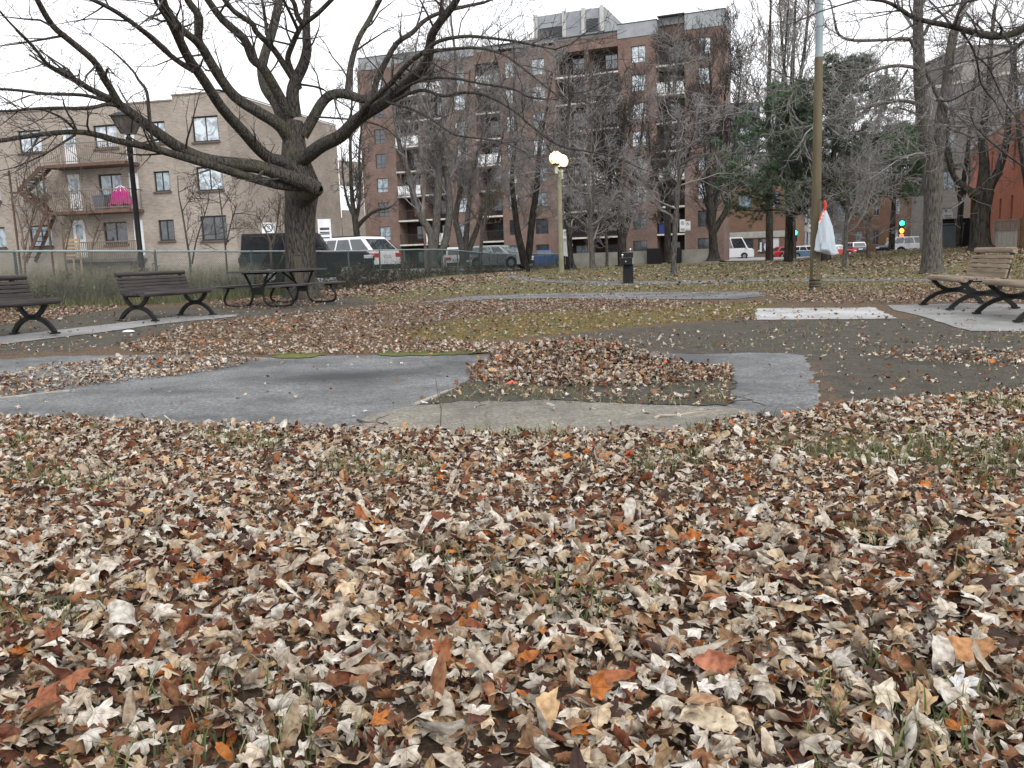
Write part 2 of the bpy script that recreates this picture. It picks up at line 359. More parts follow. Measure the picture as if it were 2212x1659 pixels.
# ------------------------------------------------------------------ ground
def axis(dense0, dense1, step, lo, hi):
    a = list(np.arange(dense0, dense1+1e-6, step)); s = step
    x = dense0
    left = []
    while x > lo: s *= 1.22; x -= s; left.append(x)
    s = step; x = dense1; right = []
    while x < hi: s *= 1.22; x += s; right.append(x)
    return np.array(left[::-1]+a+right)
gx = axis(-15, 15, .2, -900, 900); gy = axis(-2, 34, .2, -40, 1200)
GX, GY = np.meshgrid(gx, gy); GZ = gz(GX, GY)
V = np.stack([GX.ravel(), GY.ravel(), GZ.ravel()], 1); ny, nx = GX.shape
I = np.arange(nx*ny).reshape(ny, nx); FQ = np.stack([I[:-1, :-1], I[:-1, 1:], I[1:, 1:], I[1:, :-1]], -1).reshape(-1, 4)
def ground_mat():
    m, nt, N, L, b = newmat('ground_soil'); b.inputs['Roughness'].default_value = .95; b.inputs['Specular IOR Level'].default_value = .12
    tc = N.new('ShaderNodeTexCoord')
    def noise(s, d=8, r=.6):
        n = N.new('ShaderNodeTexNoise'); n.inputs['Scale'].default_value = s; n.inputs['Detail'].default_value = d; n.inputs['Roughness'].default_value = r
        L.new(tc.outputs['Object'], n.inputs['Vector']); return n.outputs['Fac']
    def ramp(f, c1, c2, p1=.35, p2=.65):
        r = N.new('ShaderNodeValToRGB'); e = r.color_ramp.elements; e[0].position = p1; e[1].position = p2; e[0].color = (*c1, 1); e[1].color = (*c2, 1)
        L.new(f, r.inputs[0]); return r.outputs[0]
    def mix(f, a, c):
        x = N.new('ShaderNodeMix'); x.data_type = 'RGBA'; L.new(f, x.inputs['Factor']); L.new(a, x.inputs[6]); L.new(c, x.inputs[7]); return x.outputs[2]
    fine = noise(38, 10, .75); mid = noise(5); big = noise(.7)
    litter = ramp(fine, (.05, .033, .024), (.20, .145, .10))
    soil = mix(ramp(mid, (0, 0, 0), (1, 1, 1), .4, .7), ramp(fine, (.045, .04, .034), (.15, .135, .112)), ramp(fine, (.032, .029, .025), (.10, .092, .078)))
    grass = mix(ramp(mid, (0, 0, 0), (1, 1, 1), .35, .6), ramp(fine, (.05, .06, .022), (.15, .16, .065)), ramp(fine, (.085, .062, .035), (.24, .19, .12)))
    moss = mix(ramp(mid, (0, 0, 0), (1, 1, 1), .42, .6), ramp(fine, (.10, .078, .022), (.225, .165, .05)), ramp(fine, (.06, .055, .03), (.13, .115, .065)))
    at = N.new('ShaderNodeAttribute'); at.attribute_name = 'zone'; sp = N.new('ShaderNodeSeparateColor'); L.new(at.outputs['Color'], sp.inputs[0])
    def soft(o, f):
        a = N.new('ShaderNodeMath'); a.operation = 'MULTIPLY_ADD'; L.new(f, a.inputs[0]); a.inputs[1].default_value = 1.7; a.inputs[2].default_value = -.85
        s = N.new('ShaderNodeMath'); L.new(o, s.inputs[0]); L.new(a.outputs[0], s.inputs[1])
        return ramp(s.outputs[0], (0, 0, 0), (1, 1, 1), .35, .65)
    c = mix(soft(sp.outputs[0], mid), litter, soil)
    c = mix(soft(sp.outputs[1], mid), c, grass)
    c = mix(soft(sp.outputs[2], mid), c, moss)
    L.new(c, b.inputs['Base Color'])
    bu = N.new('ShaderNodeBump'); bu.inputs['Strength'].default_value = .7; bu.inputs['Distance'].default_value = .03
    L.new(fine, bu.inputs['Height']); L.new(bu.outputs[0], b.inputs['Normal'])
    return m
gro = from_np('ground', V, [FQ], ground_mat(), smooth=True); tag(gro, kind='structure')
xd, yd, wd = proj(V[:, 0], V[:, 1], V[:, 2]); ok = wd > .3
def zmask(polys):
    k = np.zeros(len(V), bool)
    for p in polys: k |= in_poly(p, xd, yd)
    k = (k & ok).astype(float).reshape(ny, nx)
    for _ in range(5):
        k[1:-1, 1:-1] = (k[1:-1, 1:-1]*2+k[:-2, 1:-1]+k[2:, 1:-1]+k[1:-1, :-2]+k[1:-1, 2:])/6
    return k.ravel()
zc = np.ones((len(V), 4), np.float32); zc[:, 0] = zmask(SOIL); zc[:, 1] = np.maximum(zmask([GRASSFAR, GRASSFORE]), ((V[:, 1] > 34) | (~ok & (V[:, 1] > 3))).astype(float)*.9); zc[:, 2] = zmask([MOSS, *LIME])
ca = gro.data.color_attributes.new('zone', 'FLOAT_COLOR', 'POINT'); ca.data.foreach_set('color', zc.ravel())

def sheet(name, poly, off, m, wob=.03, kind='structure', world=False, step=.25):
    pts = [Vector(p) for p in poly] if world else [gnd(*p) for p in poly]
    rr = random.Random(name); den = []
    for i, p in enumerate(pts):
        q = pts[(i+1) % len(pts)]; n = max(1, min(400, int((q-p).length/step)))
        for k in range(n):
            a = p.lerp(q, k/n); den.append((a.x+rr.uniform(-wob, wob), a.y+rr.uniform(-wob, wob)))
    bm = bmesh.new(); bm.faces.new([bm.verts.new((x, y, 0)) for x, y in den])
    xs = [p[0] for p in den]; ys = [p[1] for p in den]
    st = max(.4, (max(ys)-min(ys))/60, (max(xs)-min(xs))/60)
    for v in np.arange(min(xs)+st, max(xs), st): bmesh.ops.bisect_plane(bm, geom=bm.verts[:]+bm.edges[:]+bm.faces[:], plane_co=(v, 0, 0), plane_no=(1, 0, 0))
    for v in np.arange(min(ys)+st, max(ys), st): bmesh.ops.bisect_plane(bm, geom=bm.verts[:]+bm.edges[:]+bm.faces[:], plane_co=(0, v, 0), plane_no=(0, 1, 0))
    bmesh.ops.triangulate(bm, faces=bm.faces[:])
    for v in bm.verts: v.co.z = gzf(v.co.x, v.co.y)+off
    bmesh.ops.recalc_face_normals(bm, faces=bm.faces[:])
    if sum(f.normal.z for f in bm.faces) < 0: bmesh.ops.reverse_faces(bm, faces=bm.faces[:])
    me = bpy.data.meshes.new(name); bm.to_mesh(me); bm.free(); me.materials.append(m)
    o = link(bpy.data.objects.new(name, me)); return tag(o, kind=kind)
def pavemat(name, c1, c2, c3, spots=()):
    """weathered paving: fine aggregate over wide damp stains"""
    m, nt, N, L, b = newmat(name); b.inputs['Roughness'].default_value = .85; b.inputs['Specular IOR Level'].default_value = .25
    tc = N.new('ShaderNodeTexCoord')
    def nz(s, d, r=.6):
        n = N.new('ShaderNodeTexNoise'); n.inputs['Scale'].default_value = s; n.inputs['Detail'].default_value = d; n.inputs['Roughness'].default_value = r; L.new(tc.outputs['Object'], n.inputs['Vector']); return n
    a = nz(42, 6, .85); g = nz(1.0, 9, .72)
    r = N.new('ShaderNodeValToRGB'); r.color_ramp.elements[0].position = .40; r.color_ramp.elements[1].position = .62; r.color_ramp.elements[0].color = (*c1, 1); r.color_ramp.elements[1].color = (*c2, 1); L.new(a.outputs['Fac'], r.inputs[0])
    q = N.new('ShaderNodeValToRGB'); q.color_ramp.elements[0].position = .38; q.color_ramp.elements[1].position = .58; q.color_ramp.elements[0].color = (1, 1, 1, 1); q.color_ramp.elements[1].color = (0, 0, 0, 1); L.new(g.outputs['Fac'], q.inputs[0])
    f = N.new('ShaderNodeMath'); f.operation = 'MULTIPLY'; f.inputs[1].default_value = .72; L.new(q.outputs[0], f.inputs[0])
    x = N.new('ShaderNodeMix'); x.data_type = 'RGBA'; L.new(f.outputs[0], x.inputs['Factor']); L.new(r.outputs[0], x.inputs[6]); x.inputs[7].default_value = (*c3, 1)
    for (sx_, sy_, rx_, ry_, amt) in spots:      # old oil and damp stains
        ma = N.new('ShaderNodeMapping'); ma.vector_type = 'POINT'; ma.inputs['Location'].default_value = (-sx_/rx_, -sy_/ry_, 0); ma.inputs['Scale'].default_value = (1/rx_, 1/ry_, 0); L.new(tc.outputs['Object'], ma.inputs[0])
        le = N.new('ShaderNodeVectorMath'); le.operation = 'LENGTH'; L.new(ma.outputs[0], le.inputs[0]); n3 = nz(2.2, 8, .75); ad = N.new('ShaderNodeMath'); ad.operation = 'MULTIPLY_ADD'; L.new(n3.outputs['Fac'], ad.inputs[0]); ad.inputs[1].default_value = 1.5; L.new(le.outputs['Value'], ad.inputs[2])
        rs = N.new('ShaderNodeValToRGB'); rs.color_ramp.elements[0].position = .95; rs.color_ramp.elements[1].position = 1.0; rs.color_ramp.elements[0].color = (amt, amt, amt, 1); rs.color_ramp.elements[1].color = (0, 0, 0, 1)
        mr = N.new('ShaderNodeMapRange'); mr.inputs['From Min'].default_value = .9; mr.inputs['From Max'].default_value = 1.8; mr.inputs['To Min'].default_value = amt; mr.inputs['To Max'].default_value = 0; L.new(ad.outputs[0], mr.inputs['Value']); N.remove(rs)
        xs_ = N.new('ShaderNodeMix'); xs_.data_type = 'RGBA'; L.new(mr.outputs['Result'], xs_.inputs['Factor']); L.new(x.outputs[2], xs_.inputs[6]); xs_.inputs[7].default_value = (.04, .04, .04, 1); x = xs_
    # fine cracks
    vo = N.new('ShaderNodeTexVoronoi'); vo.feature = 'DISTANCE_TO_EDGE'; vo.inputs['Scale'].default_value = .55; wv = nz(3.0, 5, .6); mv = N.new('ShaderNodeMix'); mv.data_type = 'RGBA'; mv.inputs['Factor'].default_value = .16; L.new(tc.outputs['Object'], mv.inputs[6]); L.new(wv.outputs['Color'], mv.inputs[7]); L.new(mv.outputs[2], vo.inputs['Vector'])
    cr = N.new('ShaderNodeMath'); cr.operation = 'LESS_THAN'; cr.inputs[1].default_value = .006; L.new(vo.outputs['Distance'], cr.inputs[0]); cm = N.new('ShaderNodeMath'); cm.operation = 'MULTIPLY'; cm.inputs[1].default_value = .22; L.new(cr.outputs[0], cm.inputs[0])
    xx = N.new('ShaderNodeMix'); xx.data_type = 'RGBA'; L.new(cm.outputs[0], xx.inputs['Factor']); L.new(x.outputs[2], xx.inputs[6]); xx.inputs[7].default_value = (.035, .034, .03, 1); L.new(xx.outputs[2], b.inputs['Base Color'])
    bu = N.new('ShaderNodeBump'); bu.inputs['Strength'].default_value = .6; bu.inputs['Distance'].default_value = .008; L.new(a.outputs['Fac'], bu.inputs['Height']); L.new(bu.outputs[0], b.inputs['Normal'])
    return m
ASPH = pavemat('asphalt', (.080, .082, .085), (.285, .287, .29), (.055, .055, .056), [(gnd(745, 815).x, gnd(745, 815).y, 1.1, .55, .8), (gnd(380, 848).x, gnd(380, 848).y, .5, .25, .6), (gnd(980, 795).x, gnd(980, 795).y, .45, .5, .35)])
ASPH2 = pavemat('sandy_asphalt', (.12, .108, .088), (.37, .34, .285), (.10, .093, .082))
CONC = pavemat('concrete_slab', (.21, .21, .205), (.33, .33, .32), (.14, .138, .13))
WHITE = pavemat('white_painted_concrete', (.33, .335, .34), (.58, .585, .59), (.22, .21, .19))
SOILM = pavemat('bare_soil', (.030, .027, .023), (.095, .083, .068), (.06, .055, .035))
STREETM = pavemat('street_asphalt', (.26, .265, .27), (.38, .385, .39), (.25, .25, .25))
sheet('asphalt_path', [(-260, 915), (-200, 790), (0, 778), (120, 770), (300, 768), (500, 770), (600, 774), (690, 770), (830, 768), (1000, 766), (1115, 768), (1150, 765), (1430, 764), (1600, 763), (1715, 765), (1742, 772), (1760, 820), (1778, 882), (1720, 900), (1640, 918), (1500, 940), (1300, 946), (1000, 946), (760, 938), (560, 926), (420, 928), (260, 915), (0, 908)], .006, ASPH, .022, step=.07)
sheet('sandy_path', [(760, 936), (800, 898), (900, 880), (1010, 868), (1200, 868), (1400, 877), (1570, 884), (1660, 898), (1640, 916), (1500, 938), (1300, 944), (1000, 944)], .010, ASPH2, .04, step=.07)
sheet('planting_bed', [(905, 878), (960, 852), (1010, 828), (1052, 795), (1100, 772), (1150, 768), (1400, 768), (1440, 785), (1480, 795), (1584, 797), (1582, 880), (1400, 876), (1200, 868), (1000, 870)], .012, SOILM, .04, step=.06)
LIMEM = pavemat('lime_moss', (.055, .06, .014), (.17, .18, .035), (.07, .06, .03))
for _p in ([(596, 766), (640, 764), (700, 764), (690, 772), (640, 776), (600, 775)], [(820, 763), (900, 761), (1000, 760), (1070, 762), (990, 768), (900, 770), (830, 771)]): sheet('moss_strip', _p, .014, LIMEM, .05, step=.06)
sheet('bench_path', [(-330, 770), (-330, 745), (0, 728), (177, 708), (253, 699), (380, 685), (512, 680), (512, 684), (329, 703), (203, 721), (0, 746)], .008, CONC, .015, step=.08)
sheet('far_path', [(900, 656), (1000, 641), (1150, 635), (1400, 632), (1640, 631), (1655, 640), (1600, 646), (1400, 648), (1200, 645), (1080, 646), (960, 652)], .010, ASPH, .05)
sheet('mound_path', [(1075, 600), (1110, 596), (1180, 604), (1260, 608), (1345, 608), (1420, 609), (1660, 603), (1990, 603), (2300, 606), (2300, 611), (1990, 608), (1660, 608), (1420, 615), (1330, 617), (1200, 611), (1110, 605)], .008, ASPH, .10)
wp = sheet('painted_slab', [(1634, 667), (1888, 665), (1940, 689), (1632, 692)], .008, WHITE, .03, step=.08); del wp['kind']
tag(wp, 'white painted concrete slab lying flush in the dirt left of the brown benches', 'slab', kind='structure')
sheet('bench_pad', [(1915, 660), (2100, 656), (2330, 660), (2500, 720), (2212, 717), (2100, 716), (2060, 707), (1985, 682), (1930, 670)], .008, CONC, .012)
sheet('parking_lot', [(-40, 24, 0), (-11, 24, 0), (-6.5, 30, 0), (-2, 45, 0), (1.0, 66, 0), (4, 84, 0), (-40, 90, 0)], .012, STREETM, 0, world=True)
sheet('street', [(6, 84, 0), (26, 76, 0), (90, 70, 0), (160, 90, 0), (160, 150, 0), (6, 150, 0)], .03, STREETM, 0, world=True, step=5)

# ------------------------------------------------------------------ fallen leaves
def lobed(spec, notch, base=.10, wid=13):
    pts = [(180, base)]
    lob = sorted(spec)
    for i, (a, l) in enumerate(lob):
        pts += [(a-wid, l*.74), (a, l), (a+wid, l*.72)]
        if i < len(lob)-1: pts.append(((a+lob[i+1][0])/2, notch*(l+lob[i+1][1])/2))
    pts = sorted([(p if p[0] < 180 else (-180, p[1])) for p in pts])
    return [(r*math.cos(R(a)), r*math.sin(R(a))) for a, r in pts]
OUT = [lobed([(0, 1), (50, .9), (-50, .88), (108, .55), (-108, .57)], .56, wid=16), lobed([(0, 1), (46, .85), (-46, .88), (100, .5), (-100, .52)], .46, wid=14),
       lobed([(0, .95), (52, .92), (-52, .9), (112, .6), (-112, .58)], .66), lobed([(0, 1), (44, .7), (-44, .74), (105, .4), (-105, .4)], .50, wid=15)]
OUT.append([(x*1.1, y*.34*(1-.25*x)) for x, y in [(math.cos(2*PI*(i+10)/20)*(1+.08*(-1)**i), math.sin(2*PI*(i+10)/20)) for i in range(20)]])
OUT.append([(x*1.05, y*.55) for x, y in [(math.cos(2*PI*(i+10)/20)*(1+.06*(-1)**i), math.sin(2*PI*(i+10)/20)*(1+.06*(-1)**i)) for i in range(20)]])
def tmpl_full(o):
    n = len(o); v = [(0, 0)]+[(x*.5, y*.5) for x, y in o]+list(o)
    tri = [(0, 1+i, 1+(i+1) % n) for i in range(n)]; q = [(1+i, 1+n+i, 1+n+(i+1) % n, 1+(i+1) % n) for i in range(n)]
    return np.array(v), np.array(tri), np.array(q)
def tmpl_mid(o):
    o = o[::2] if len(o) == 20 and False else [p for i, p in enumerate(o) if i % 2 == 0]
    n = len(o); return np.array([(0, 0)]+o), np.array([(0, 1+i, 1+(i+1) % n) for i in range(n)]), None
def tmpl_far():
    return np.array([(-.8, 0), (0, -.65), (.9, 0), (0, .65), (0, 0.)]), np.array([(4, 0, 1), (4, 1, 2), (4, 2, 3), (4, 3, 0)]), None
TF = [tmpl_full(o) for o in OUT]; TM = [tmpl_mid(o) for o in OUT]; TR = [tmpl_far()]
TOPC = np.array([(.29, .18, .105), (.20, .095, .048), (.12, .045, .026), (.055, .03, .023), (.36, .125, .03), (.40, .28, .16), (.17, .058, .03), (.26, .095, .038)])
TOPW = np.array([.20, .20, .18, .12, .05, .10, .10, .05])
UNDC = np.array([(.50, .455, .385), (.55, .52, .47), (.43, .37, .295), (.46, .37, .255), (.36, .285, .215)]); UNDW = np.array([.32, .24, .2, .14, .10])
def leafmat(name, veins):
    m, nt, N, L, b = newmat(name); b.inputs['Roughness'].default_value = .75; b.inputs['Specular IOR Level'].default_value = .25
    a1 = N.new('ShaderNodeAttribute'); a1.attribute_name = 'top_colour'; a2 = N.new('ShaderNodeAttribute'); a2.attribute_name = 'under_colour'
    ge = N.new('ShaderNodeNewGeometry'); x = N.new('ShaderNodeMix'); x.data_type = 'RGBA'
    L.new(ge.outputs['Backfacing'], x.inputs['Factor']); L.new(a1.outputs['Color'], x.inputs[6]); L.new(a2.outputs['Color'], x.inputs[7])
    out = x.outputs[2]
    tc = N.new('ShaderNodeTexCoord'); no = N.new('ShaderNodeTexNoise'); no.inputs['Scale'].default_value = 55; no.inputs['Detail'].default_value = 5; L.new(tc.outputs['Object'], no.inputs['Vector'])
    rp = N.new('ShaderNodeValToRGB'); rp.color_ramp.elements[0].position = .34; rp.color_ramp.elements[1].position = .62; rp.color_ramp.elements[0].color = (.55, .5, .46, 1); rp.color_ramp.elements[1].color = (1.12, 1.1, 1.08, 1); L.new(no.outputs['Fac'], rp.inputs[0])
    y = N.new('ShaderNodeMix'); y.data_type = 'RGBA'; y.blend_type = 'MULTIPLY'; y.inputs['Factor'].default_value = 1; L.new(out, y.inputs[6]); L.new(rp.outputs[0], y.inputs[7]); out = y.outputs[2]
    if veins:
        al = N.new('ShaderNodeAttribute'); al.attribute_name = 'leaf_xy'; sx = N.new('ShaderNodeSeparateXYZ'); L.new(al.outputs['Vector'], sx.inputs[0])
        def M(op, a, c=None):
            k = N.new('ShaderNodeMath'); k.operation = op
            for i, v in enumerate((a, c)):
                if v is None: continue
                if isinstance(v, (int, float)): k.inputs[i].default_value = v
                else: L.new(v, k.inputs[i])
            return k.outputs[0]
        an = M('ARCTAN2', sx.outputs[1], sx.outputs[0]); pp = M('PINGPONG', M('ABSOLUTE', an), R(25)); rad = M('SQRT', M('ADD', M('MULTIPLY', sx.outputs[0], sx.outputs[0]), M('MULTIPLY', sx.outputs[1], sx.outputs[1])))
        v = M('LESS_THAN', M('MULTIPLY', rad, pp), .018)
        z = N.new('ShaderNodeMix'); z.data_type = 'RGBA'; z.blend_type = 'MULTIPLY'; L.new(M('MULTIPLY', v, .55), z.inputs['Factor']); L.new(out, z.inputs[6]); z.inputs[7].default_value = (.45, .38, .32, 1); out = z.outputs[2]
        bu = N.new('ShaderNodeBump'); bu.inputs['Strength'].default_value = .5; bu.inputs['Distance'].default_value = .004; L.new(no.outputs['Fac'], bu.inputs['Height']); L.new(bu.outputs[0], b.inputs['Normal'])
    L.new(out, b.inputs['Base Color']); return m
LEAF_N, LEAF_F = leafmat('dry_leaf_near', True), leafmat('dry_leaf_far', False)
def leaves(name, P, size, tm, m, lift=(0, .02), tilt=25, curl=(1.0, 2.6), flip=.52, top=None, under=None, yaw=None, parent=None, which=None, upright=None, ug=1.):
    n = len(P); Vs = []; T3 = []; Q4 = []; C1 = []; C2 = []; LX = []; off = 0
    pick = (rng.choice(6, n, p=[.25, .24, .23, .17, .045, .065]) if len(tm) == 6 else rng.integers(0, len(tm), n)) if which is None else np.full(n, which)
    for ti, (tv, tt, tq) in enumerate(tm):
        k = np.where(pick == ti)[0]; c = len(k)
        if not c: continue
        s = (size[0]+(size[1]-size[0])*rng.random(c)**1.7)[:, None]
        x = tv[None, :, 0]*(1+rng.normal(0, .05, (c, len(tv)))); y = tv[None, :, 1]*(1+rng.normal(0, .05, (c, len(tv)))); lx, ly = x.copy(), y.copy()
        r2 = x*x+y*y; ang = np.arctan2(y, x)
        z = rng.uniform(-.14, .14, (c, 1))*np.sin(2*ang+rng.uniform(0, 6, (c, 1)))*r2+rng.normal(0, .035, (c, len(tv)))*np.minimum(r2*2, 1)
        ph = np.where(rng.random((c, 1)) < .6, rng.normal(PI/2, .45, (c, 1)), rng.uniform(0, PI, (c, 1)))
        kap = rng.uniform(*curl, (c, 1))*np.where(rng.random((c, 1)) < .72, 1, -1)*np.where(rng.random((c, 1)) < .3, .35, 1)
        t = x*np.cos(ph)+y*np.sin(ph); w = -x*np.sin(ph)+y*np.cos(ph)
        t0 = rng.normal(0, .12, (c, 1)); th = kap*(t-t0)
        tb = np.sin(th)/kap; zb = (1-np.cos(th))/kap
        nx_, nz_ = -np.sin(th), np.cos(th)
        tb = tb+nx_*z; zz = zb+nz_*z
        x = tb*np.cos(ph)-w*np.sin(ph); y = tb*np.sin(ph)+w*np.cos(ph)
        L3 = np.stack([x, y, zz], -1)*s[:, :, None]
        fl = rng.random(c) < flip
        L3[fl] *= np.array([1, -1, -1])
        tl = np.radians(np.abs(rng.normal(0, tilt, c))) if upright is None else np.full(c, R(upright)); ta = rng.uniform(0, 2*PI, c) if upright is None else np.full(c, 0.0)
        ax = np.stack([np.cos(ta), np.sin(ta), 0*ta], -1)
        cr = np.cross(ax[:, None, :], L3); dt = (L3*ax[:, None, :]).sum(-1, keepdims=True)
        ct, sn = np.cos(tl)[:, None, None], np.sin(tl)[:, None, None]
        L3 = L3*ct+cr*sn+ax[:, None, :]*dt*(1-ct)
        yw = rng.uniform(0, 2*PI, c) if yaw is None else np.full(c, yaw)
        cy, sy = np.cos(yw)[:, None], np.sin(yw)[:, None]
        X = L3[..., 0]*cy-L3[..., 1]*sy; Y = L3[..., 0]*sy+L3[..., 1]*cy; Z = L3[..., 2]
        Z = Z-Z.min(axis=1, keepdims=True)
        p = P[k]; X += p[:, :1]; Y += p[:, 1:2]; Z += p[:, 2:3]+rng.uniform(*lift, (c, 1))
        Vs.append(np.stack([X, Y, Z], -1).reshape(-1, 3)); nv = len(tv); o = off+np.arange(c)[:, None, None]*nv
        T3.append((tt[None]+o).reshape(-1, 3))
        if tq is not None: Q4.append((tq[None]+o).reshape(-1, 4))
        off += c*nv
        a = TOPC[rng.choice(len(TOPC), c, p=TOPW/TOPW.sum())]*rng.uniform(.75, 1.25, (c, 1)) if top is None else np.tile(top, (c, 1))
        u = UNDC[rng.choice(len(UNDC), c, p=UNDW/UNDW.sum())]*rng.uniform(.72, 1.15, (c, 1))*ug if under is None else np.tile(under, (c, 1))
        C1.append(np.repeat(np.concatenate([a, np.ones((c, 1))], 1), nv, 0)); C2.append(np.repeat(np.concatenate([u, np.ones((c, 1))], 1), nv, 0))
        if ti >= 4: lx, ly = lx*0+3, ly*0+1
        LX.append(np.stack([lx, ly, 0*lx], -1).reshape(-1, 3))
    V = np.concatenate(Vs); Fs = [np.concatenate(T3)]+([np.concatenate(Q4)] if Q4 else [])
    if parent is not None: V = V-np.array(parent)
    o = from_np(name, V, Fs, m, None, True)
    for nm, C in (('top_colour', C1), ('under_colour', C2)):
        o.data.color_attributes.new(nm, 'FLOAT_COLOR', 'POINT').data.foreach_set('color', np.concatenate(C).astype(np.float32).ravel())
    o.data.attributes.new('leaf_xy', 'FLOAT_VECTOR', 'POINT').data.foreach_set('vector', np.concatenate(LX).astype(np.float32).ravel())
    return o
def spread(y0, y1, per, k=.70, mx=1.2):
    """points on the ground between two distances, about PER a square metre, kept with the surveyed density"""
    area = (k*(y0+y1)+2*mx)*(y1-y0); n = int(area*per)
    y = rng.uniform(y0, y1, n); x = rng.uniform(-1, 1, n)*(k*y1+mx); g = np.abs(x) < k*y+mx; x, y = x[g], y[g]
    z = gz(x, y); a, b_, w = proj(x, y, z)
    # wind gathers the leaves: clumpy acceptance
    cl = .5+.5*np.sin(x*2.1+1.7*np.sin(y*1.1+.6))*np.sin(y*2.6+1.3*np.sin(x*1.4))
    d = leaf_density(a, b_); pr = np.where(d > .95, 1, d*(.55+.9*cl))
    keep = rng.random(len(x)) < pr
    return np.stack([x, y, z], 1)[keep]
P1 = spread(.9, 3.0, 2500, .75, 2.4); P2 = spread(3.0, 10, 1350, .74, 2.4); P2 = np.concatenate([P2, spread(3.0, 5.6, 1300, .74, 2.4)]+[np.array([list(gnd(*q))]) for q in ((515, 862), (578, 838), (572, 836), (715, 850), (722, 851), (700, 828), (465, 825), (908, 767), (760, 790), (845, 790), (856, 789), (1440, 772), (1456, 773), (1580, 767), (640, 868), (330, 846))]); P3 = spread(10, 22, 420); P4 = spread(22, 66, 50, .68, 3)
P4b = spread(22, 34, 60, .68, 2); P4 = np.concatenate([P4, P4b])
tag(leaves('leaf_litter', P1, (.020, .060), TF, LEAF_N, (0, .045), 32, (1.5, 4.8), flip=.53), 'thick carpet of curled dry maple leaves in front', 'leaf litter', kind='stuff')
tag(leaves('scattered_leaves', P2, (.019, .044), TM, LEAF_F, (0, .035), 32, (1.4, 4.0), flip=.58, ug=.95), 'dry leaves on and around the asphalt path', 'leaf litter', kind='stuff')
tag(leaves('distant_leaves', np.concatenate([P3]), (.028, .052), TM[:3], LEAF_F, (0, .02), 25, ug=.72), 'dry leaves spread over dirt and moss', 'leaf litter', kind='stuff')
tag(leaves('mound_leaves', P4, (.05, .085), TR, LEAF_F, (0, .02), 22, flip=.6, ug=.66), 'dry leaves over the grassy mound', 'leaf litter', kind='stuff')

Pp = spread(6, 10, 2200); _a, _b2, _w = proj(Pp[:, 0], Pp[:, 1], Pp[:, 2]-.12*np.exp(-(np.abs(Pp[:, 0]-.72)/.85)**2.6-(np.abs(Pp[:, 1]-7.9)/.62)**2.6)); Pp = Pp[in_poly([(x_, y_+4) for x_, y_ in PILE], _a, _b2)]
tag(leaves('leaf_pile', Pp, (.022, .046), TM, LEAF_F, (0, .05), 40, (1.4, 4.0), ug=.72), 'heap of brown leaves on the dirt bed inside the asphalt', 'leaf pile', kind='stuff')

# leaves that stand out on the carpet
PALE, RUST = (.56, .53, .48), (.30, .105, .045)
SPEC = [((1545, 1498), .072, 5, (.36, .145, .085), (.36, .145, .085), 62, 1.2, 'smooth oval rust red leaf standing on edge among pale leaves'),
        ((88, 1570), .10, 2, (.25, .09, .045), (.25, .09, .045), 20, .8, 'big flat rust brown maple leaf near the bottom left corner'),
        ((158, 1528), .085, 2, (.30, .115, .055), (.3, .115, .055), 25, .9, 'orange brown maple leaf touching the big rust brown leaf'),
        ((215, 1618), .075, 0, PALE, PALE, 30, 1.6, 'cream maple leaf arched over with its veins showing, bottom left'),
        ((262, 1398), .095, 5, (.46, .44, .40), (.50, .47, .42), 40, 1.9, 'large grey leaf rolled up at its edge on the left'),
        ((812, 1612), .07, 1, (.40, .15, .04), (.40, .15, .04), 35, 1.5, 'bright orange five pointed maple leaf at the bottom'),
        ((2085, 1460), .10, 5, (.38, .20, .09), (.38, .20, .09), 22, .9, 'large orange tan oval leaf lying near the right edge'),
        ((2062, 1535), .085, 1, (.56, .57, .58), (.56, .57, .58), 20, .8, 'flat bluish white maple leaf below the orange tan oval leaf'),
        ((1905, 1580), .085, 0, (.55, .50, .40), (.55, .50, .40), 25, 1.8, 'cream maple leaf with drooping lobes near the bottom right'),
        ((1530, 1612), .085, 5, (.48, .41, .30), (.48, .41, .30), 18, .7, 'smooth tan oval leaf lying flat below the rust red oval leaf'),
        ((1512, 1535), .06, 3, (.58, .56, .53), (.58, .56, .53), 30, 2.4, 'white leaf curled into a claw just under the rust red oval leaf'),
        ((455, 1520), .085, 3, (.50, .48, .43), (.50, .48, .43), 42, 2.0, 'grey green leaf folded into a cone left of the bottom centre'),
        ((1220, 1010), .07, 2, (.42, .17, .03), (.42, .17, .03), 30, 1.0, 'bright orange leaf just below the sandy path'),
        ((1355, 1008), .07, 2, (.30, .07, .03), (.30, .07, .03), 30, 1.0, 'deep red leaf right of the bright orange leaf below the path')]
for (q, s, w, tc_, uc, tl, cu, lab) in SPEC:
    p = gnd(*q)
    o = leaves('fallen_leaf', np.array([[p.x, p.y, p.z+.05]]), (s*.66, s*.661), TF, LEAF_N, (0, .002), tl, (cu, cu+.01), 0, np.array(tc_), np.array(uc), (0 if 'edge' in lab[:60] and w == 5 else random.uniform(-.6, .6)), p, w, tl)
    o.location = p; tag(o, lab, 'leaf', 'leaves that stand out on the carpet')

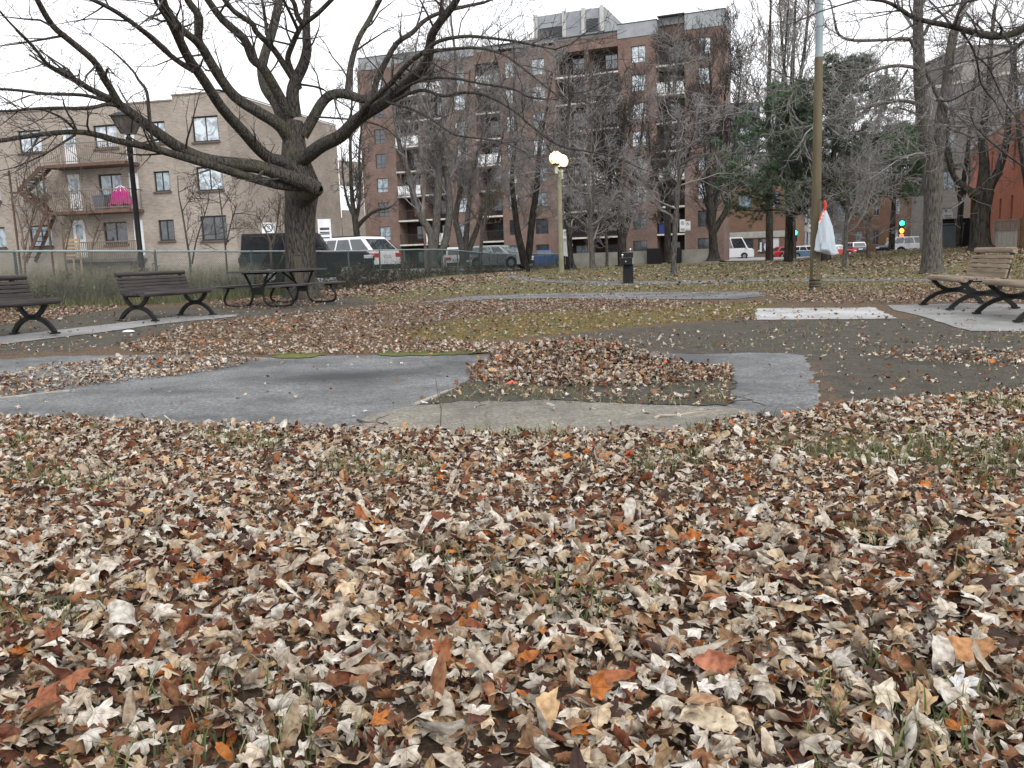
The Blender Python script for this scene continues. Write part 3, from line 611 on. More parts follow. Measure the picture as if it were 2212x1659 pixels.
# ------------------------------------------------------------------ grass
def blades(name, P, h, wdt, cols, lab=None, lean=.5):
    n = len(P); hh = rng.uniform(*h, n); a = rng.uniform(0, 2*PI, n); w = rng.uniform(*wdt, n); le = rng.normal(0, lean, (n, 2))*hh[:, None]
    ux, uy = np.cos(a)*w, np.sin(a)*w
    V = np.empty((n, 5, 3))
    V[:, 0] = P+np.stack([ux, uy, 0*ux], 1); V[:, 1] = P-np.stack([ux, uy, 0*ux], 1)
    m1 = P+np.stack([le[:, 0]*.35, le[:, 1]*.35, hh*.6], 1); V[:, 2] = m1-np.stack([ux, uy, 0*ux], 1)*.7; V[:, 3] = m1+np.stack([ux, uy, 0*ux], 1)*.7
    V[:, 4] = P+np.stack([le[:, 0], le[:, 1], hh*.95], 1)
    o0 = np.arange(n)[:, None]*5
    o = from_np(name, V.reshape(-1, 3), [np.array([[0, 1, 2, 3]])+o0, np.array([[3, 2, 4]])+o0], GRASSM)
    c = np.array(cols)[rng.integers(0, len(cols), n)]*rng.uniform(.7, 1.3, (n, 1)); c = np.repeat(np.concatenate([c, np.ones((n, 1))], 1), 5, 0)
    o.data.color_attributes.new('top_colour', 'FLOAT_COLOR', 'POINT').data.foreach_set('color', c.astype(np.float32).ravel())
    return tag(o, lab, 'grass' if lab else None, kind='stuff')
GRASSM, _nt, _N, _L, _b = newmat('grass_blade'); _a = _N.new('ShaderNodeAttribute'); _a.attribute_name = 'top_colour'; _L.new(_a.outputs['Color'], _b.inputs['Base Color']); _b.inputs['Roughness'].default_value = .8
def region(y0, y1, per, fn, k=.7, mx=1.):
    n = int((k*(y0+y1)+2*mx)*(y1-y0)*per); y = rng.uniform(y0, y1, n); x = rng.uniform(-1, 1, n)*(k*y1+mx); z = gz(x, y); a, b_, w = proj(x, y, z)
    g = rng.random(n) < fn(a, b_, x, y); return np.stack([x, y, z], 1)[g]
def clump(x, y, f, t): return (np.sin(x*f+2*np.sin(y*f*.7))+np.sin(y*f*1.3+1.6*np.sin(x*f*.9+1))) > t
GREENS = [(.075, .11, .03), (.10, .13, .04), (.13, .13, .05), (.20, .17, .08)]
g1 = region(1, 5.5, 2000, lambda a, b, x, y: np.where(in_poly(GRASSFORE, a, b), 1.2*clump(x, y, 3.2, -.3), .8*clump(x, y, 4.3, 1.25)*in_poly(FORE, a, b)))
g1[:, 2] += .015; blades('grass_tufts', g1, (.035, .10), (.0018, .0036), GREENS, 'green grass poking through the leaves', .45)
g2 = region(5, 24, 150, lambda a, b, x, y: np.where(in_poly(GRASSFAR, a, b), .9, np.where(in_poly(MOSS, a, b), .55*clump(x, y, 2, -.2), np.where(in_poly(SOIL[0], a, b), .5*clump(x, y, 2.4, .1), .05))) * ~np.any([in_poly(q, a, b) for q in PATHZ], axis=0) * ~in_poly([(-260, 915), (0, 770), (1750, 764), (1790, 890), (1400, 946), (300, 940)], a, b))
blades('short_grass', g2, (.025, .07), (.003, .006), GREENS+[(.22, .17, .05), (.16, .14, .05)], 'sparse short grass and moss in the dirt', .6)
g3 = region(20, 66, 34, lambda a, b, x, y: np.where(in_poly(GRASSFAR, a, b), .35+.6*clump(x, y, .9, 0), .1) * ~np.any([in_poly(q, a, b) for q in PATHZ[:2]], axis=0))
blades('lawn_grass', g3, (.05, .11), (.006, .013), GREENS+[(.20, .18, .09), (.17, .15, .08)], 'patchy lawn on the mound', .6)
isl = [(905, 878), (1010, 830), (1060, 838), (1250, 845), (1580, 835), (1582, 880), (1400, 878), (1000, 872)]
g4 = region(5.3, 8, 1300, lambda a, b, x, y: in_poly(isl, a, b)*(.25+.6*clump(x, y, 3.1, .2)))
blades('bed_weeds', g4, (.02, .07), (.002, .004), GREENS+[(.30, .24, .12), (.26, .22, .13), (.10, .08, .05), (.06, .05, .035)], 'thin weeds and straw in the dirt bed', .9)
# ------------------------------------------------------------------ trees
BARK_BIG = barkmat('bark_dark', (.028, .026, .023), (.105, .094, .082), (.088, .088, .052), 30, 1.)
BARK_GREY = barkmat('bark_grey', (.05, .046, .042), (.14, .128, .115), (.11, .115, .085), 26)
BARK_DARK = barkmat('bark_blackish', (.02, .018, .016), (.065, .058, .05), (.05, .05, .03), 12)
TWIG_A = mat('twig_grey', (.15, .14, .134), (.28, .265, .255), 2., .95, spec=.1)
TWIG_B = mat('twig_dark', (.045, .041, .039), (.105, .096, .09), 2., .95, spec=.1)
TWIG_C = mat('twig_brown', (.10, .08, .06), (.20, .165, .13), 2., .95, spec=.1)
RT_ = random.Random(11)
def rdir(d, ang, rr):
    """turn unit vector d away by ang about a random side"""
    a = Vector(d).orthogonal().normalized(); a.rotate(Matrix.Rotation(rr.uniform(0, 2*PI), 3, Vector(d)))
    return (Vector(d)*math.cos(ang)+a*math.sin(ang)).normalized()
def grow(acc, p, d, Ln, r, lvl, mx, rr, nch, up=.12, wig=.18, spread_=(28, 62), n=5, rmin=.003, lenf=(.45, .75)):
    pts = [Vector(p)]; rad = [r]; d = Vector(d).normalized(); seg = Ln/(n-1)
    for i in range(1, n):
        d = Vector((d.x+rr.gauss(0, wig), d.y+rr.gauss(0, wig), d.z+rr.gauss(0, wig)+up)).normalized()
        pts.append(pts[-1]+d*seg); rad.append(max(rmin, r*(1-.78*i/(n-1))))
    acc.append((lvl, [tuple(q) for q in pts], rad))
    if lvl < mx:
        k = nch[lvl] if lvl < len(nch) else nch[-1]; k = max(1, int(k*rr.uniform(.75, 1.3)+.5))
        for c in range(k):
            t = .18+.82*(c+rr.random())/k; i = min(n-2, int(t*(n-1))); f = t*(n-1)-i
            q = pts[i].lerp(pts[i+1], f); dd = (pts[i+1]-pts[i]).normalized()
            grow(acc, q, rdir(dd, R(rr.uniform(*spread_)), rr), Ln*rr.uniform(*lenf)*(1.1-.5*t), max(rmin, (rad[i]*(1-f)+rad[i+1]*f)*.62), lvl+1, mx, rr, nch, up, wig, spread_, 5 if lvl < 1 else 4, rmin, lenf)
def sides(r): return 10 if r > .1 else 7 if r > .04 else 5 if r > .018 else 3
def limb_px(pts, Y0, Y1, k=3):
    """polyline of (x, y, half width) surveyed on the photo, laid between two distances"""
    n = len(pts); cum = [0]
    for a, b in zip(pts, pts[1:]): cum.append(cum[-1]+math.hypot(b[0]-a[0], b[1]-a[1]))
    P3 = []
    for (x, y, r), c in zip(pts, cum):
        Y = Y0+(Y1-Y0)*c/max(cum[-1], 1); p = atY(x, y, Y); P3.append((p.x, p.y, p.z, r*PX/FL*Y*math.cos(math.atan2(abs(p.x), Y))))
    sm_ = catmull(P3, k); return [q[:3] for q in sm_], [max(.004, q[3]) for q in sm_]
def traced_tree(name, label, trunk, limbs, trunk_m, limb_m, twig_m, base, seed, twigs=(9, 5), tw_len=1.5, mx=2, up=.05, group=None, rmin=.004, free=(), wig=.2):
    rr = random.Random(seed); t = thing(name, label, 'tree', base, 0, group); b = Vector(base)
    off = lambda pl: ([tuple(Vector(q)-b) for q in pl[0]], pl[1])
    tubes_obj('trunk', [off(x) for x in trunk], trunk_m, t, lambda r: 18)
    acc = []
    for pl in limbs:
        tubes_obj('limb', [off(pl)], limb_m, t, lambda r: 9)
        pts, rad = pl; n = len(pts); Ltot = sum((Vector(a)-Vector(c)).length for a, c in zip(pts, pts[1:]))
        for _ in range(max(2, int(twigs[0]*Ltot/4))):
            u = rr.uniform(.15, 1)**.8*(n-1); i = min(n-2, int(u)); q = Vector(pts[i]).lerp(Vector(pts[i+1]), u-i); dd = (Vector(pts[i+1])-Vector(pts[i])).normalized()
            grow(acc, q, rdir(dd, R(rr.uniform(30, 75)), rr), tw_len*rr.uniform(.5, 1.3), min(rad[i]*.45, .028), 1, mx+1, rr, (0, twigs[1], max(2, twigs[1]-2)), up, wig, (25, 60), 5, rmin)
        grow(acc, pts[-1], Vector(pts[-1])-Vector(pts[-2]), tw_len*1.2, rad[-1]*.9, 1, mx+1, rr, (0, twigs[1]+1, twigs[1]), up, wig, (20, 50), 5, rmin)
    for (q, d, Ln, r) in free: grow(acc, q, d, Ln, r, 0, mx+1, rr, (7, twigs[1], max(2, twigs[1]-1)), up, wig, (25, 60), 6, rmin)
    tubes_obj('crown', [off((p, r)) for l, p, r in acc], twig_m, t, sides)
    return t

def z1(x, y): return (x*.2533, y*.2533)
def z2(x, y): return (553+x*.2533, y*.2533)
def z3(x, y): return (1106+x*.2533, y*.2533)
def z4(x, y): return (1656+x*.2533, y*.2533)
def tr(fn, pts, r0, r1):
    n = len(pts); return [(*fn(*p), r0+(r1-r0)*i/(n-1)) for i, p in enumerate(pts)]
YB = 21.5
base = onG(652, YB); tb = atY(652, 640, YB)
trunk = [limb_px([(653, 652, 60), (652, 640, 45), (650, 615, 36), (650, 580, 33.5), (649, 530, 33), (648, 480, 33), (650, 440, 34), (652, 410, 37), (650, 385, 36)], YB, YB),
         limb_px([(650, 395, 38), (641, 360, 33), (636, 325, 27), (635, 290, 22), (637, 260, 17)], YB, YB),
         limb_px([(655, 420, 26), (668, 414, 20), (684, 409, 15), (688, 405, 10)], YB-.5, YB-1.0)]
LA1 = tr(z1, [(2570, 1590), (2400, 1580), (2194, 1530), (1900, 1440), (1500, 1320), (1250, 1250), (1000, 1200), (830, 1150), (660, 1125), (400, 1140), (0, 1200), (-260, 1235)], 11, 4.5)
LA2 = [(686, 408, 16), (659, 394, 17)]+tr(z1, [(2430, 1500), (2194, 1420), (1800, 1370), (1550, 1270), (1300, 1100), (1100, 950), (950, 850)], 16, 9.5)
LA2a = tr(z1, [(1010, 880), (985, 830), (900, 680), (800, 520), (600, 350), (450, 220), (330, 20), (270, -120)], 9, 6)
LA2b = tr(z1, [(950, 860), (870, 820), (700, 710), (560, 630), (400, 540), (280, 390), (100, 210), (0, 100)], 6, 2)
LA2c = tr(z1, [(940, 870), (880, 850), (700, 810), (400, 800), (200, 775), (0, 760), (-200, 770)], 4.5, 3)
LA2d = tr(z1, [(990, 900), (900, 890), (750, 925), (500, 920), (250, 930), (100, 945), (-150, 950)], 4.5, 3)
LA2e = tr(z1, [(1280, 1080), (1270, 960), (1250, 780), (1180, 680), (1130, 600), (1000, 470), (900, 390)], 4.5, 1.5)
LB = [(640, 372, 18), (610, 350, 15)]+tr(z1, [(2300, 1350), (2194, 1260), (2080, 1130), (1900, 930), (1750, 700), (1600, 480), (1500, 270), (1420, 100), (1370, -60)], 13, 9)
LB2 = tr(z1, [(1650, 600), (1560, 550), (1450, 470), (1250, 290), (1050, 140), (880, 40), (720, -30)], 6.5, 4.5)
LB3 = tr(z1, [(1500, 260), (1400, 130), (1330, 20), (1280, -80)], 4.5, 3)
LC = [(634, 310, 18), (612, 278, 15)]+tr(z1, [(2330, 1030), (2194, 950), (2000, 820), (1850, 620), (1740, 430), (1690, 330), (1700, 150), (1620, 30), (1570, -60)], 13, 7)
LC2 = tr(z1, [(1760, 470), (1680, 360), (1560, 260), (1490, 170)], 9, 7)
LD = tr(z2, [(300, 1010), (200, 820), (60, 580), (-30, 500)], 12, 9.5)+tr(z1, [(2080, 330), (1900, 170), (1760, -20)], 9, 7)
LD2 = tr(z2, [(370, 760), (270, 600), (150, 420), (0, 270)], 7.5, 6)+tr(z1, [(2150, 200), (2000, 100), (1900, -20)], 6, 5)
LE = tr(z2, [(330, 1000), (310, 800), (340, 680), (400, 560), (435, 420), (430, 330), (430, 150), (445, -20)], 15, 6.5)
LE2 = tr(z2, [(310, 620), (270, 500), (310, 380), (350, 290), (400, 210), (520, 120), (660, -20)], 6.5, 4.5)
LE3 = tr(z2, [(400, 210), (350, 130), (330, 40), (290, -40)], 6, 4.5)
LE4 = tr(z2, [(360, 260), (310, 150), (230, -10)], 4, 3)
LF = tr(z2, [(230, 1080), (180, 900), (80, 750), (50, 600), (80, 450), (130, 300), (180, 100), (195, -40)], 12, 8.5)
LF2 = tr(z2, [(90, 300), (80, 170), (50, -10)], 4, 3)
LG = tr(z2, [(300, 1430), (450, 1320), (560, 1240), (720, 1160), (850, 1030), (950, 960), (1100, 870), (1250, 740), (1400, 600), (1470, 500), (1490, 330), (1560, 200), (1680, 50), (1740, -60)], 16, 7)
LG2 = tr(z2, [(860, 1010), (960, 880), (1150, 710), (1300, 540), (1450, 430), (1560, 350), (1780, 310), (1950, 320), (2194, 350), (2450, 400)], 6.5, 2)
LG3 = tr(z2, [(1430, 460), (1560, 430), (1700, 415), (1900, 410), (2100, 460), (2250, 560), (2500, 760), (2600, 840)], 4, 1.5)
LH = tr(z2, [(400, 1160), (480, 1020), (560, 880), (640, 810), (760, 800), (900, 845), (1000, 840), (1060, 800)], 12, 8)
LH2 = tr(z2, [(780, 800), (790, 700), (810, 550), (870, 340), (960, 180), (1060, -10)], 7, 5)
LH3 = tr(z2, [(1000, 840), (1030, 680), (1100, 540), (1200, 370), (1330, 280), (1420, 190), (1540, 120), (1760, 60), (1950, 20)], 7, 3)
LI = tr(z2, [(1130, 880), (1180, 860), (1300, 800), (1440, 770), (1600, 820), (1750, 790), (1950, 810), (2194, 940)], 4, 2.5)+tr(z3, [(170, 1080), (400, 1240), (700, 1300), (900, 1350), (1100, 1440)], 2.5, 1)
LJ = tr(z2, [(1200, 800), (1280, 740), (1460, 670), (1700, 670), (1900, 710), (2194, 760)], 3.5, 2.2)+tr(z3, [(150, 830), (380, 850)], 2, 1.2)
LK = tr(z2, [(1100, 860), (1150, 880), (1300, 920), (1450, 990), (1600, 1090), (1700, 1150), (1900, 1180), (2100, 1210), (2300, 1300)], 3.2, 1.2)
LL = tr(z2, [(440, 1000), (550, 1000), (700, 1010), (900, 1030), (1100, 1090), (1200, 1180)], 2.6, 1)
LM = tr(z2, [(380, 720), (480, 735), (570, 760), (700, 860), (850, 950)], 2.6, 1)
LN = tr(z1, [(660, 1125), (560, 1030), (480, 980), (380, 940)], 3.5, 2)
LO = tr(z1, [(640, 1150), (500, 1240), (350, 1330), (120, 1430)], 3, 1.5)
def L(p, a, b): return limb_px(p, a, b)
limbs = [L(LA1, YB-1, 15.5), L(LA2, YB-1, 18), L(LA2a, 18, 16), L(LA2b, 18, 15.5), L(LA2c, 18, 14.5), L(LA2d, 18, 14.5), L(LA2e, 18.6, 18.5), L(LB, YB-.1, 16.5), L(LB2, 18.2, 16), L(LB3, 17.2, 16),
         L(LC, YB, 19), L(LC2, 19.6, 18.3), L(LD, YB, 20), L(LD2, YB, 20), L(LE, YB, 21), L(LE2, YB-.2, 20), L(LE3, 20.5, 20), L(LE4, 20.6, 19.5), L(LF, YB+.3, 23.5), L(LF2, 23, 23),
         L(LG, YB, 17), L(LG2, 19.8, 15.5), L(LG3, 17.8, 14), L(LH, YB, 21.5), L(LH2, YB, 22), L(LH3, YB, 21), L(LI, 19.2, 13.5), L(LJ, 19, 15), L(LK, 19.2, 15), L(LL, YB, 20), L(LM, YB, 21), L(LN, 18, 17), L(LO, 18, 16.5)]
traced_tree('maple_tree', 'massive old maple with wide mossy limbs rising behind the picnic table', trunk, limbs, BARK_BIG, BARK_BIG, TWIG_B, base, 3, (7, 4), 1.35, 2, .03, rmin=.004)

# twin-stemmed tree on the right
YR = 26.0; base = onG(2013, YR)
S1 = [(2016, 400, 20), (2008, 330, 17), (2000, 290, 14.5), (1988, 203, 13.5), (1985, 127, 12.5), (1983, 51, 11), (1984, 0, 10.5), (1990, -120, 9), (1985, -260, 6)]
S2 = [(2018, 400, 20), (2024, 330, 15), (2033, 253, 13), (2044, 190, 11), (2051, 127, 10.5), (2059, 76, 9.5), (2071, 38, 8), (2086, -10, 7), (2110, -120, 5)]
trunk = [limb_px([(2013, 604, 42), (2013, 590, 30), (2013, 565, 24), (2014, 520, 21.5), (2015, 470, 20.5), (2016, 430, 21), (2016, 395, 23), (2015, 370, 22)], YR, YR), limb_px(S1, YR, YR-.5), limb_px(S2, YR, YR+.5)]
limbs = [L(tr(z4, [(1290, 470), (1250, 390), (1200, 330), (1000, 340), (750, 345), (620, 300), (580, 180)], 4.5, 2.6), YR-.2, 24), L(tr(z4, [(1300, 590), (1230, 570), (1100, 560), (950, 590), (750, 660), (600, 690), (400, 700), (200, 660), (50, 590)], 4.5, 1.6), YR-.3, 22),
         L(tr(z4, [(1330, 900), (1250, 875), (1150, 858), (1000, 880), (800, 930), (600, 1000), (480, 1040)], 5, 2), YR-.3, 23), L(tr(z4, [(1340, 560), (1400, 700), (1470, 830)], 3.5, 5), YR, YR),
         L(tr(z4, [(1450, 850), (1560, 860), (1700, 790), (1820, 720)], 3, 1.5), YR, 24), L(tr(z4, [(1200, 600), (1100, 760), (1000, 900), (930, 1050)], 2.5, 1.2), YR-.3, 24), L(tr(z4, [(400, 700), (370, 760), (300, 830), (100, 930), (-60, 960)], 2.5, 1), 22.8, 22),
         L(tr(z4, [(1330, 1000), (1250, 960), (1130, 920)], 3, 1.5), YR, 25), L(tr(z4, [(1560, 1100), (1650, 1130), (1800, 1180), (1950, 1140)], 2.5, 1), YR, 23), L(tr(z4, [(1340, 300), (1400, 190), (1500, 130), (1600, 60), (1650, -40)], 4, 2.5), YR, 26)]
fr = [(atY(1988, 120, YR), (-.5, -.1, .6), 4., .05), (atY(1984, 20, YR), (.4, -.4, .8), 4.5, .05), (atY(2071, 38, YR), (.7, .1, .7), 4.5, .05), (atY(2050, 150, YR), (.8, -.3, .4), 4., .045), (atY(2030, 270, YR), (.9, -.2, .2), 3.6, .04), (atY(2008, 330, YR), (-.8, -.4, .2), 3, .035)]
traced_tree('forked_tree', 'tall grey tree forking into two stems beside the brown benches', trunk, limbs, BARK_GREY, BARK_GREY, TWIG_A, base, 5, (9, 5), 1.6, 2, .06, free=fr, rmin=.006)

# a tree just out of the frame on the right hangs its limbs into the picture
YO = 13.5; pb = onG(2760, YO)
tp = [limb_px([(2770, 760, 60), (2765, 640, 44), (2740, 420, 40), (2700, 200, 36), (2660, -40, 30), (2600, -300, 20)], YO, YO)]
limbs = [L([(2690, 160, 16), (2560, 100, 14), (2400, 20, 12)]+tr(z4, [(2500, 120), (2194, 240), (2100, 285), (1950, 312), (1800, 290), (1600, 230), (1400, 190), (1250, 150), (1130, 70), (1000, 10), (820, -10)], 10, 3), YO, 12.5),
         L(tr(z4, [(1650, 240), (1680, 290), (1760, 420), (1800, 550), (1830, 720), (1950, 870)], 3, 1.6), 12.8, 13.5), L(tr(z4, [(1770, 470), (1880, 560), (1960, 720), (2050, 900), (2194, 1080)], 2.2, 1.2), 13, 13.5),
         L(tr(z4, [(2400, 1520), (2194, 1420), (2060, 1330), (1900, 1200), (1780, 1080), (1740, 980)], 3, 1.2), 12, 12), L([(2700, 60, 8), (2500, -60, 7), (2300, 30, 5), (2180, 110, 3), (2100, 130, 2)], 13, 12), L([(2500, -200, 6), (2300, -60, 4), (2150, -10, 3), (2010, 20, 1.5)], 13, 13), L([(2700, 300, 9), (2450, 330, 5), (2250, 290, 3), (2120, 330, 1.5)], 13, 12.5)]
traced_tree('overhanging_tree', 'dark tree at the right edge with one long limb across the twin stems', tp, limbs, BARK_DARK, BARK_DARK, TWIG_B, pb, 9, (11, 4), 1.0, 2, .0, rmin=.0035)

# darker tree behind the wooden fence
YD = 35; base = onG(2118, YD)
tp = [limb_px([(2118, 538, 34), (2117, 525, 25), (2117, 480, 22), (2120, 440, 23), (2124, 415, 24)], YD, YD)]
limbs = [L([(2118, 430, 16), (2105, 420, 13), (2088, 410, 10), (2060, 380, 6), (2045, 330, 4), (2050, 260, 3)], YD, 34), L([(2124, 425, 18), (2140, 395, 13), (2156, 370, 10), (2175, 300, 8), (2180, 220, 6), (2190, 120, 4)], YD, 35), L([(2120, 420, 15), (2126, 360, 12), (2122, 290, 9), (2135, 200, 7), (2140, 100, 5), (2150, 10, 3)], YD, 36)]
fr = [(atY(2122, 300, 35), (-.7, -.3, .5), 5, .06), (atY(2175, 300, 35), (.5, -.5, .5), 5, .06), (atY(2135, 200, 36), (-.4, .2, .8), 5, .05), (atY(2135, 250, 36), (.5, -.2, .8), 5, .05)]
traced_tree('old_tree', 'stout dark tree in front of the red brick building', tp, limbs, BARK_DARK, BARK_DARK, TWIG_A, base, 15, (7, 4), 2.2, 2, .04, free=fr, rmin=.007)

# trees between the park and the apartment block, surveyed one by one
def stem_tree(label, Y, stems, twig_m, bark_m, seed, extra=(), tw=(9, 5), ln=2.2, up=.12, rmin=None, name='bare_tree', spread_r=1):
    rr = random.Random(seed); b0 = stems[0][0]; base = onG(b0[0], Y, b0[1])
    s0 = [limb_px([(b0[0], b0[1]+4, b0[2]*1.6)]+list(s), Y+i*.15, Y+i*.25) if i == 0 else limb_px(s, Y+i*.15, Y+i*.25) for i, s in enumerate(stems)]
    ex = [limb_px(s, Y, Y+rr.uniform(-2, 1.5)) for s in extra]
    fr = []
    for pts, rad in s0:
        n = len(pts)
        for k in range(tw[0]):
            u = (.35+.62*(k+rr.random())/tw[0])*(n-1); i = min(n-2, int(u)); dd = (Vector(pts[i+1])-Vector(pts[i])).normalized()
            fr.append((Vector(pts[i]).lerp(Vector(pts[i+1]), u-i), rdir(dd, R(rr.uniform(35, 85)*spread_r), rr), ln*rr.uniform(.7, 1.45), max(.014, rad[i]*.42)))
    return traced_tree(name, label, s0, ex, bark_m, bark_m, twig_m, base, seed, (tw[0], tw[1]), ln*.55, 2, up, 'bare trees between the park and the apartment block', rmin or Y*.00021, fr, .2)
def z7(x, y): return (1106+x*.2533, 406.6+y*.2533)
def z6(x, y): return (553+x*.2533, 406.6+y*.2533)
def z8(x, y): return (1656+x*.2533, 406.6+y*.2533)
def st(*p): return list(p)
stem_tree('dark bare tree by the corner of the tan building, behind the white car', 46, [st((771, 560, 8), (771, 515, 7), (768, 480, 7), (762, 440, 5), (758, 380, 4), (757, 300, 3), (760, 220, 2), (762, 140, 1))], TWIG_B, BARK_DARK, 21, [st((772, 490, 5), (790, 470, 4), (812, 455, 3), (840, 450, 1.5)), st((766, 470, 4), (752, 440, 3), (742, 390, 2), (738, 330, 1.2)), st((768, 470, 4), (778, 420, 3), (776, 330, 2.5), (785, 240, 1.5))], (10, 4), 1.6)
stem_tree('cluster of three pale grey leaning stems behind the green fence', 46, [st((936, 570, 10), (934, 545, 9), (929, 500, 8), (902, 457, 7), (884, 380, 6), (864, 317, 5), (852, 241, 4), (846, 170, 2.5), (850, 90, 1)), st((934, 560, 9), (940, 520, 9), (944, 457, 8.5), (948, 380, 7.5), (954, 279, 6.5), (968, 230, 5), (981, 200, 4), (984, 127, 3), (975, 50, 2), (972, -10, 1)), st((940, 560, 9), (960, 530, 8), (971, 457, 7.5), (966, 380, 6.5), (948, 329, 5), (930, 250, 3.5), (925, 180, 2))], TWIG_A, BARK_GREY, 22, [], (10, 5), 2.4)
stem_tree('cluster of slender stems splaying out above the silver car', 50, [st((1000, 570, 8), (999, 545, 7.5), (990, 500, 6.5), (984, 470, 6), (996, 400, 5), (1003, 320, 4), (1010, 240, 3), (1015, 150, 1.5)), st((1002, 560, 7), (1008, 500, 6), (1013, 440, 5), (1020, 380, 4), (1040, 300, 3), (1060, 200, 1.5)), st((1006, 560, 6), (1017, 530, 6), (1035, 480, 5), (1048, 430, 4), (1075, 350, 3), (1090, 270, 1.5))], TWIG_A, BARK_GREY, 23, [], (9, 5), 2.6)
stem_tree('thin pale sapling behind the fence between the silver car and the globe lamp', 48, [st((1036, 560, 4), (1042, 510, 3.5), (1050, 460, 3), (1052, 430, 2), (1060, 390, 1))], TWIG_C, BARK_GREY, 24, [], (6, 4), 1.3)
stem_tree('two dark stems in a narrow V by the blue truck', 54, [st((1134, 575, 9), (1128, 546, 8), (1118, 500, 7), (1112, 450, 6), (1105, 380, 5), (1115, 290, 4), (1110, 190, 2.5), (1118, 110, 1.2)), st((1138, 570, 8), (1143, 540, 7.5), (1150, 470, 7), (1160, 400, 6), (1165, 320, 4.5), (1180, 240, 3), (1195, 150, 1.5))], TWIG_A, BARK_DARK, 25, [], (11, 5), 2.9)
stem_tree('straight dark trunk immediately right of the globe lamp', 44, [st((1237, 577, 8), (1233, 560, 6), (1229, 500, 6), (1226, 440, 5.5), (1228, 380, 5), (1222, 300, 4), (1230, 220, 3), (1226, 140, 1.5))], TWIG_A, BARK_DARK, 26, [st((1228, 420, 4), (1250, 380, 3), (1280, 330, 2), (1310, 260, 1)), st((1227, 400, 3.5), (1205, 360, 2.5), (1180, 310, 1.2))], (13, 5), 2.5)
stem_tree('grey tree with two low arching limbs left of the drinking fountain', 40, [st((1281, 577, 8), (1279, 560, 6), (1278, 520, 5.5), (1276, 490, 5.5), (1278, 450, 4.5), (1282, 400, 3.5), (1276, 330, 2.5), (1282, 260, 1.2))], TWIG_A, BARK_GREY, 27, [st((1277, 500, 4), (1262, 485, 3.5), (1245, 472, 3), (1225, 464, 2), (1215, 458, 1.2)), st((1278, 496, 4.5), (1300, 478, 4), (1325, 466, 3), (1345, 452, 2), (1370, 420, 1.2)), st((1277, 470, 3), (1265, 430, 2.5), (1245, 400, 1.5))], (12, 5), 2.0, .06)
stem_tree('small crooked tree in front of the grey retaining wall', 52, [st((1311, 572, 3.5), (1311, 540, 3), (1309, 510, 3), (1307, 490, 2.5), (1315, 460, 2), (1320, 430, 1))], TWIG_A, BARK_GREY, 28, [st((1309, 505, 2), (1295, 485, 1.6), (1285, 470, 1))], (7, 4), 1.4)
stem_tree('dark vase shaped tree just behind the drinking fountain', 47, [st((1346, 572, 12), (1344, 550, 10), (1343, 515, 9), (1340, 480, 8), (1332, 430, 6), (1338, 360, 5), (1345, 290, 4), (1352, 220, 2)), st((1346, 515, 7), (1356, 480, 6), (1364, 440, 5), (1370, 380, 4), (1385, 300, 3), (1392, 220, 1.5)), st((1344, 500, 6), (1322, 440, 5), (1316, 380, 4), (1305, 310, 2.5), (1300, 240, 1))], TWIG_B, BARK_DARK, 29, [], (12, 5), 2.7, .2)
stem_tree('slim straight grey tree standing on the near side of the mound', 30, [st((1456, 588, 8), (1455, 570, 6), (1457, 530, 5.5), (1460, 470, 5.5), (1464, 420, 5), (1468, 380, 4.5), (1464, 310, 3.5), (1466, 250, 2.5), (1455, 200, 1.8), (1462, 140, 1))], TWIG_A, BARK_GREY, 30, [st((1464, 330, 2), (1480, 290, 1.6), (1510, 262, 1)), st((1466, 300, 2), (1440, 270, 1.5), (1420, 255, .8)), st((1466, 360, 2), (1500, 340, 1.6), (1540, 332, .8))], (12, 5), 1.8, .05)
stem_tree('dark trunk behind the slim grey tree, against the black screens', 56, [st((1445, 562, 9), (1443, 540, 7.5), (1442, 490, 7), (1444, 430, 6), (1440, 360, 5), (1448, 280, 4), (1444, 190, 2.5), (1450, 120, 1))], TWIG_B, BARK_DARK, 31, [st((1443, 440, 4), (1420, 390, 3), (1405, 330, 2), (1400, 270, 1)), st((1443, 420, 4), (1475, 370, 3), (1495, 300, 2), (1510, 230, 1))], (13, 5), 2.8)
stem_tree('large dark tree forking low at the right corner of the apartment block', 54, [st((1542, 560, 16), (1542, 545, 11), (1540, 515, 9), (1538, 480, 8.5), (1532, 430, 6.5), (1528, 360, 5), (1532, 280, 4), (1536, 190, 2.5), (1530, 110, 1.2)), st((1543, 500, 7), (1555, 478, 6.5), (1568, 455, 6), (1576, 420, 5), (1582, 340, 4), (1590, 260, 3), (1600, 170, 1.5)), st((1540, 480, 6), (1546, 420, 5.5), (1556, 340, 4.5), (1562, 250, 3), (1572, 150, 1.5))], TWIG_B, BARK_DARK, 32, [], (12, 5), 2.9, .22, spread_r=.75)
stem_tree('tall upright bare tree rising behind the left pine', 60, [st((1662, 565, 9), (1662, 480, 8), (1661, 380, 7), (1660, 240, 5.5), (1662, 140, 4), (1664, 40, 2.5), (1668, -60, 1.2)), st((1661, 360, 5), (1676, 280, 4), (1690, 180, 3), (1700, 60, 2), (1705, -40, 1))], TWIG_A, BARK_DARK, 33, [], (8, 4), 3., .3, spread_r=.7)
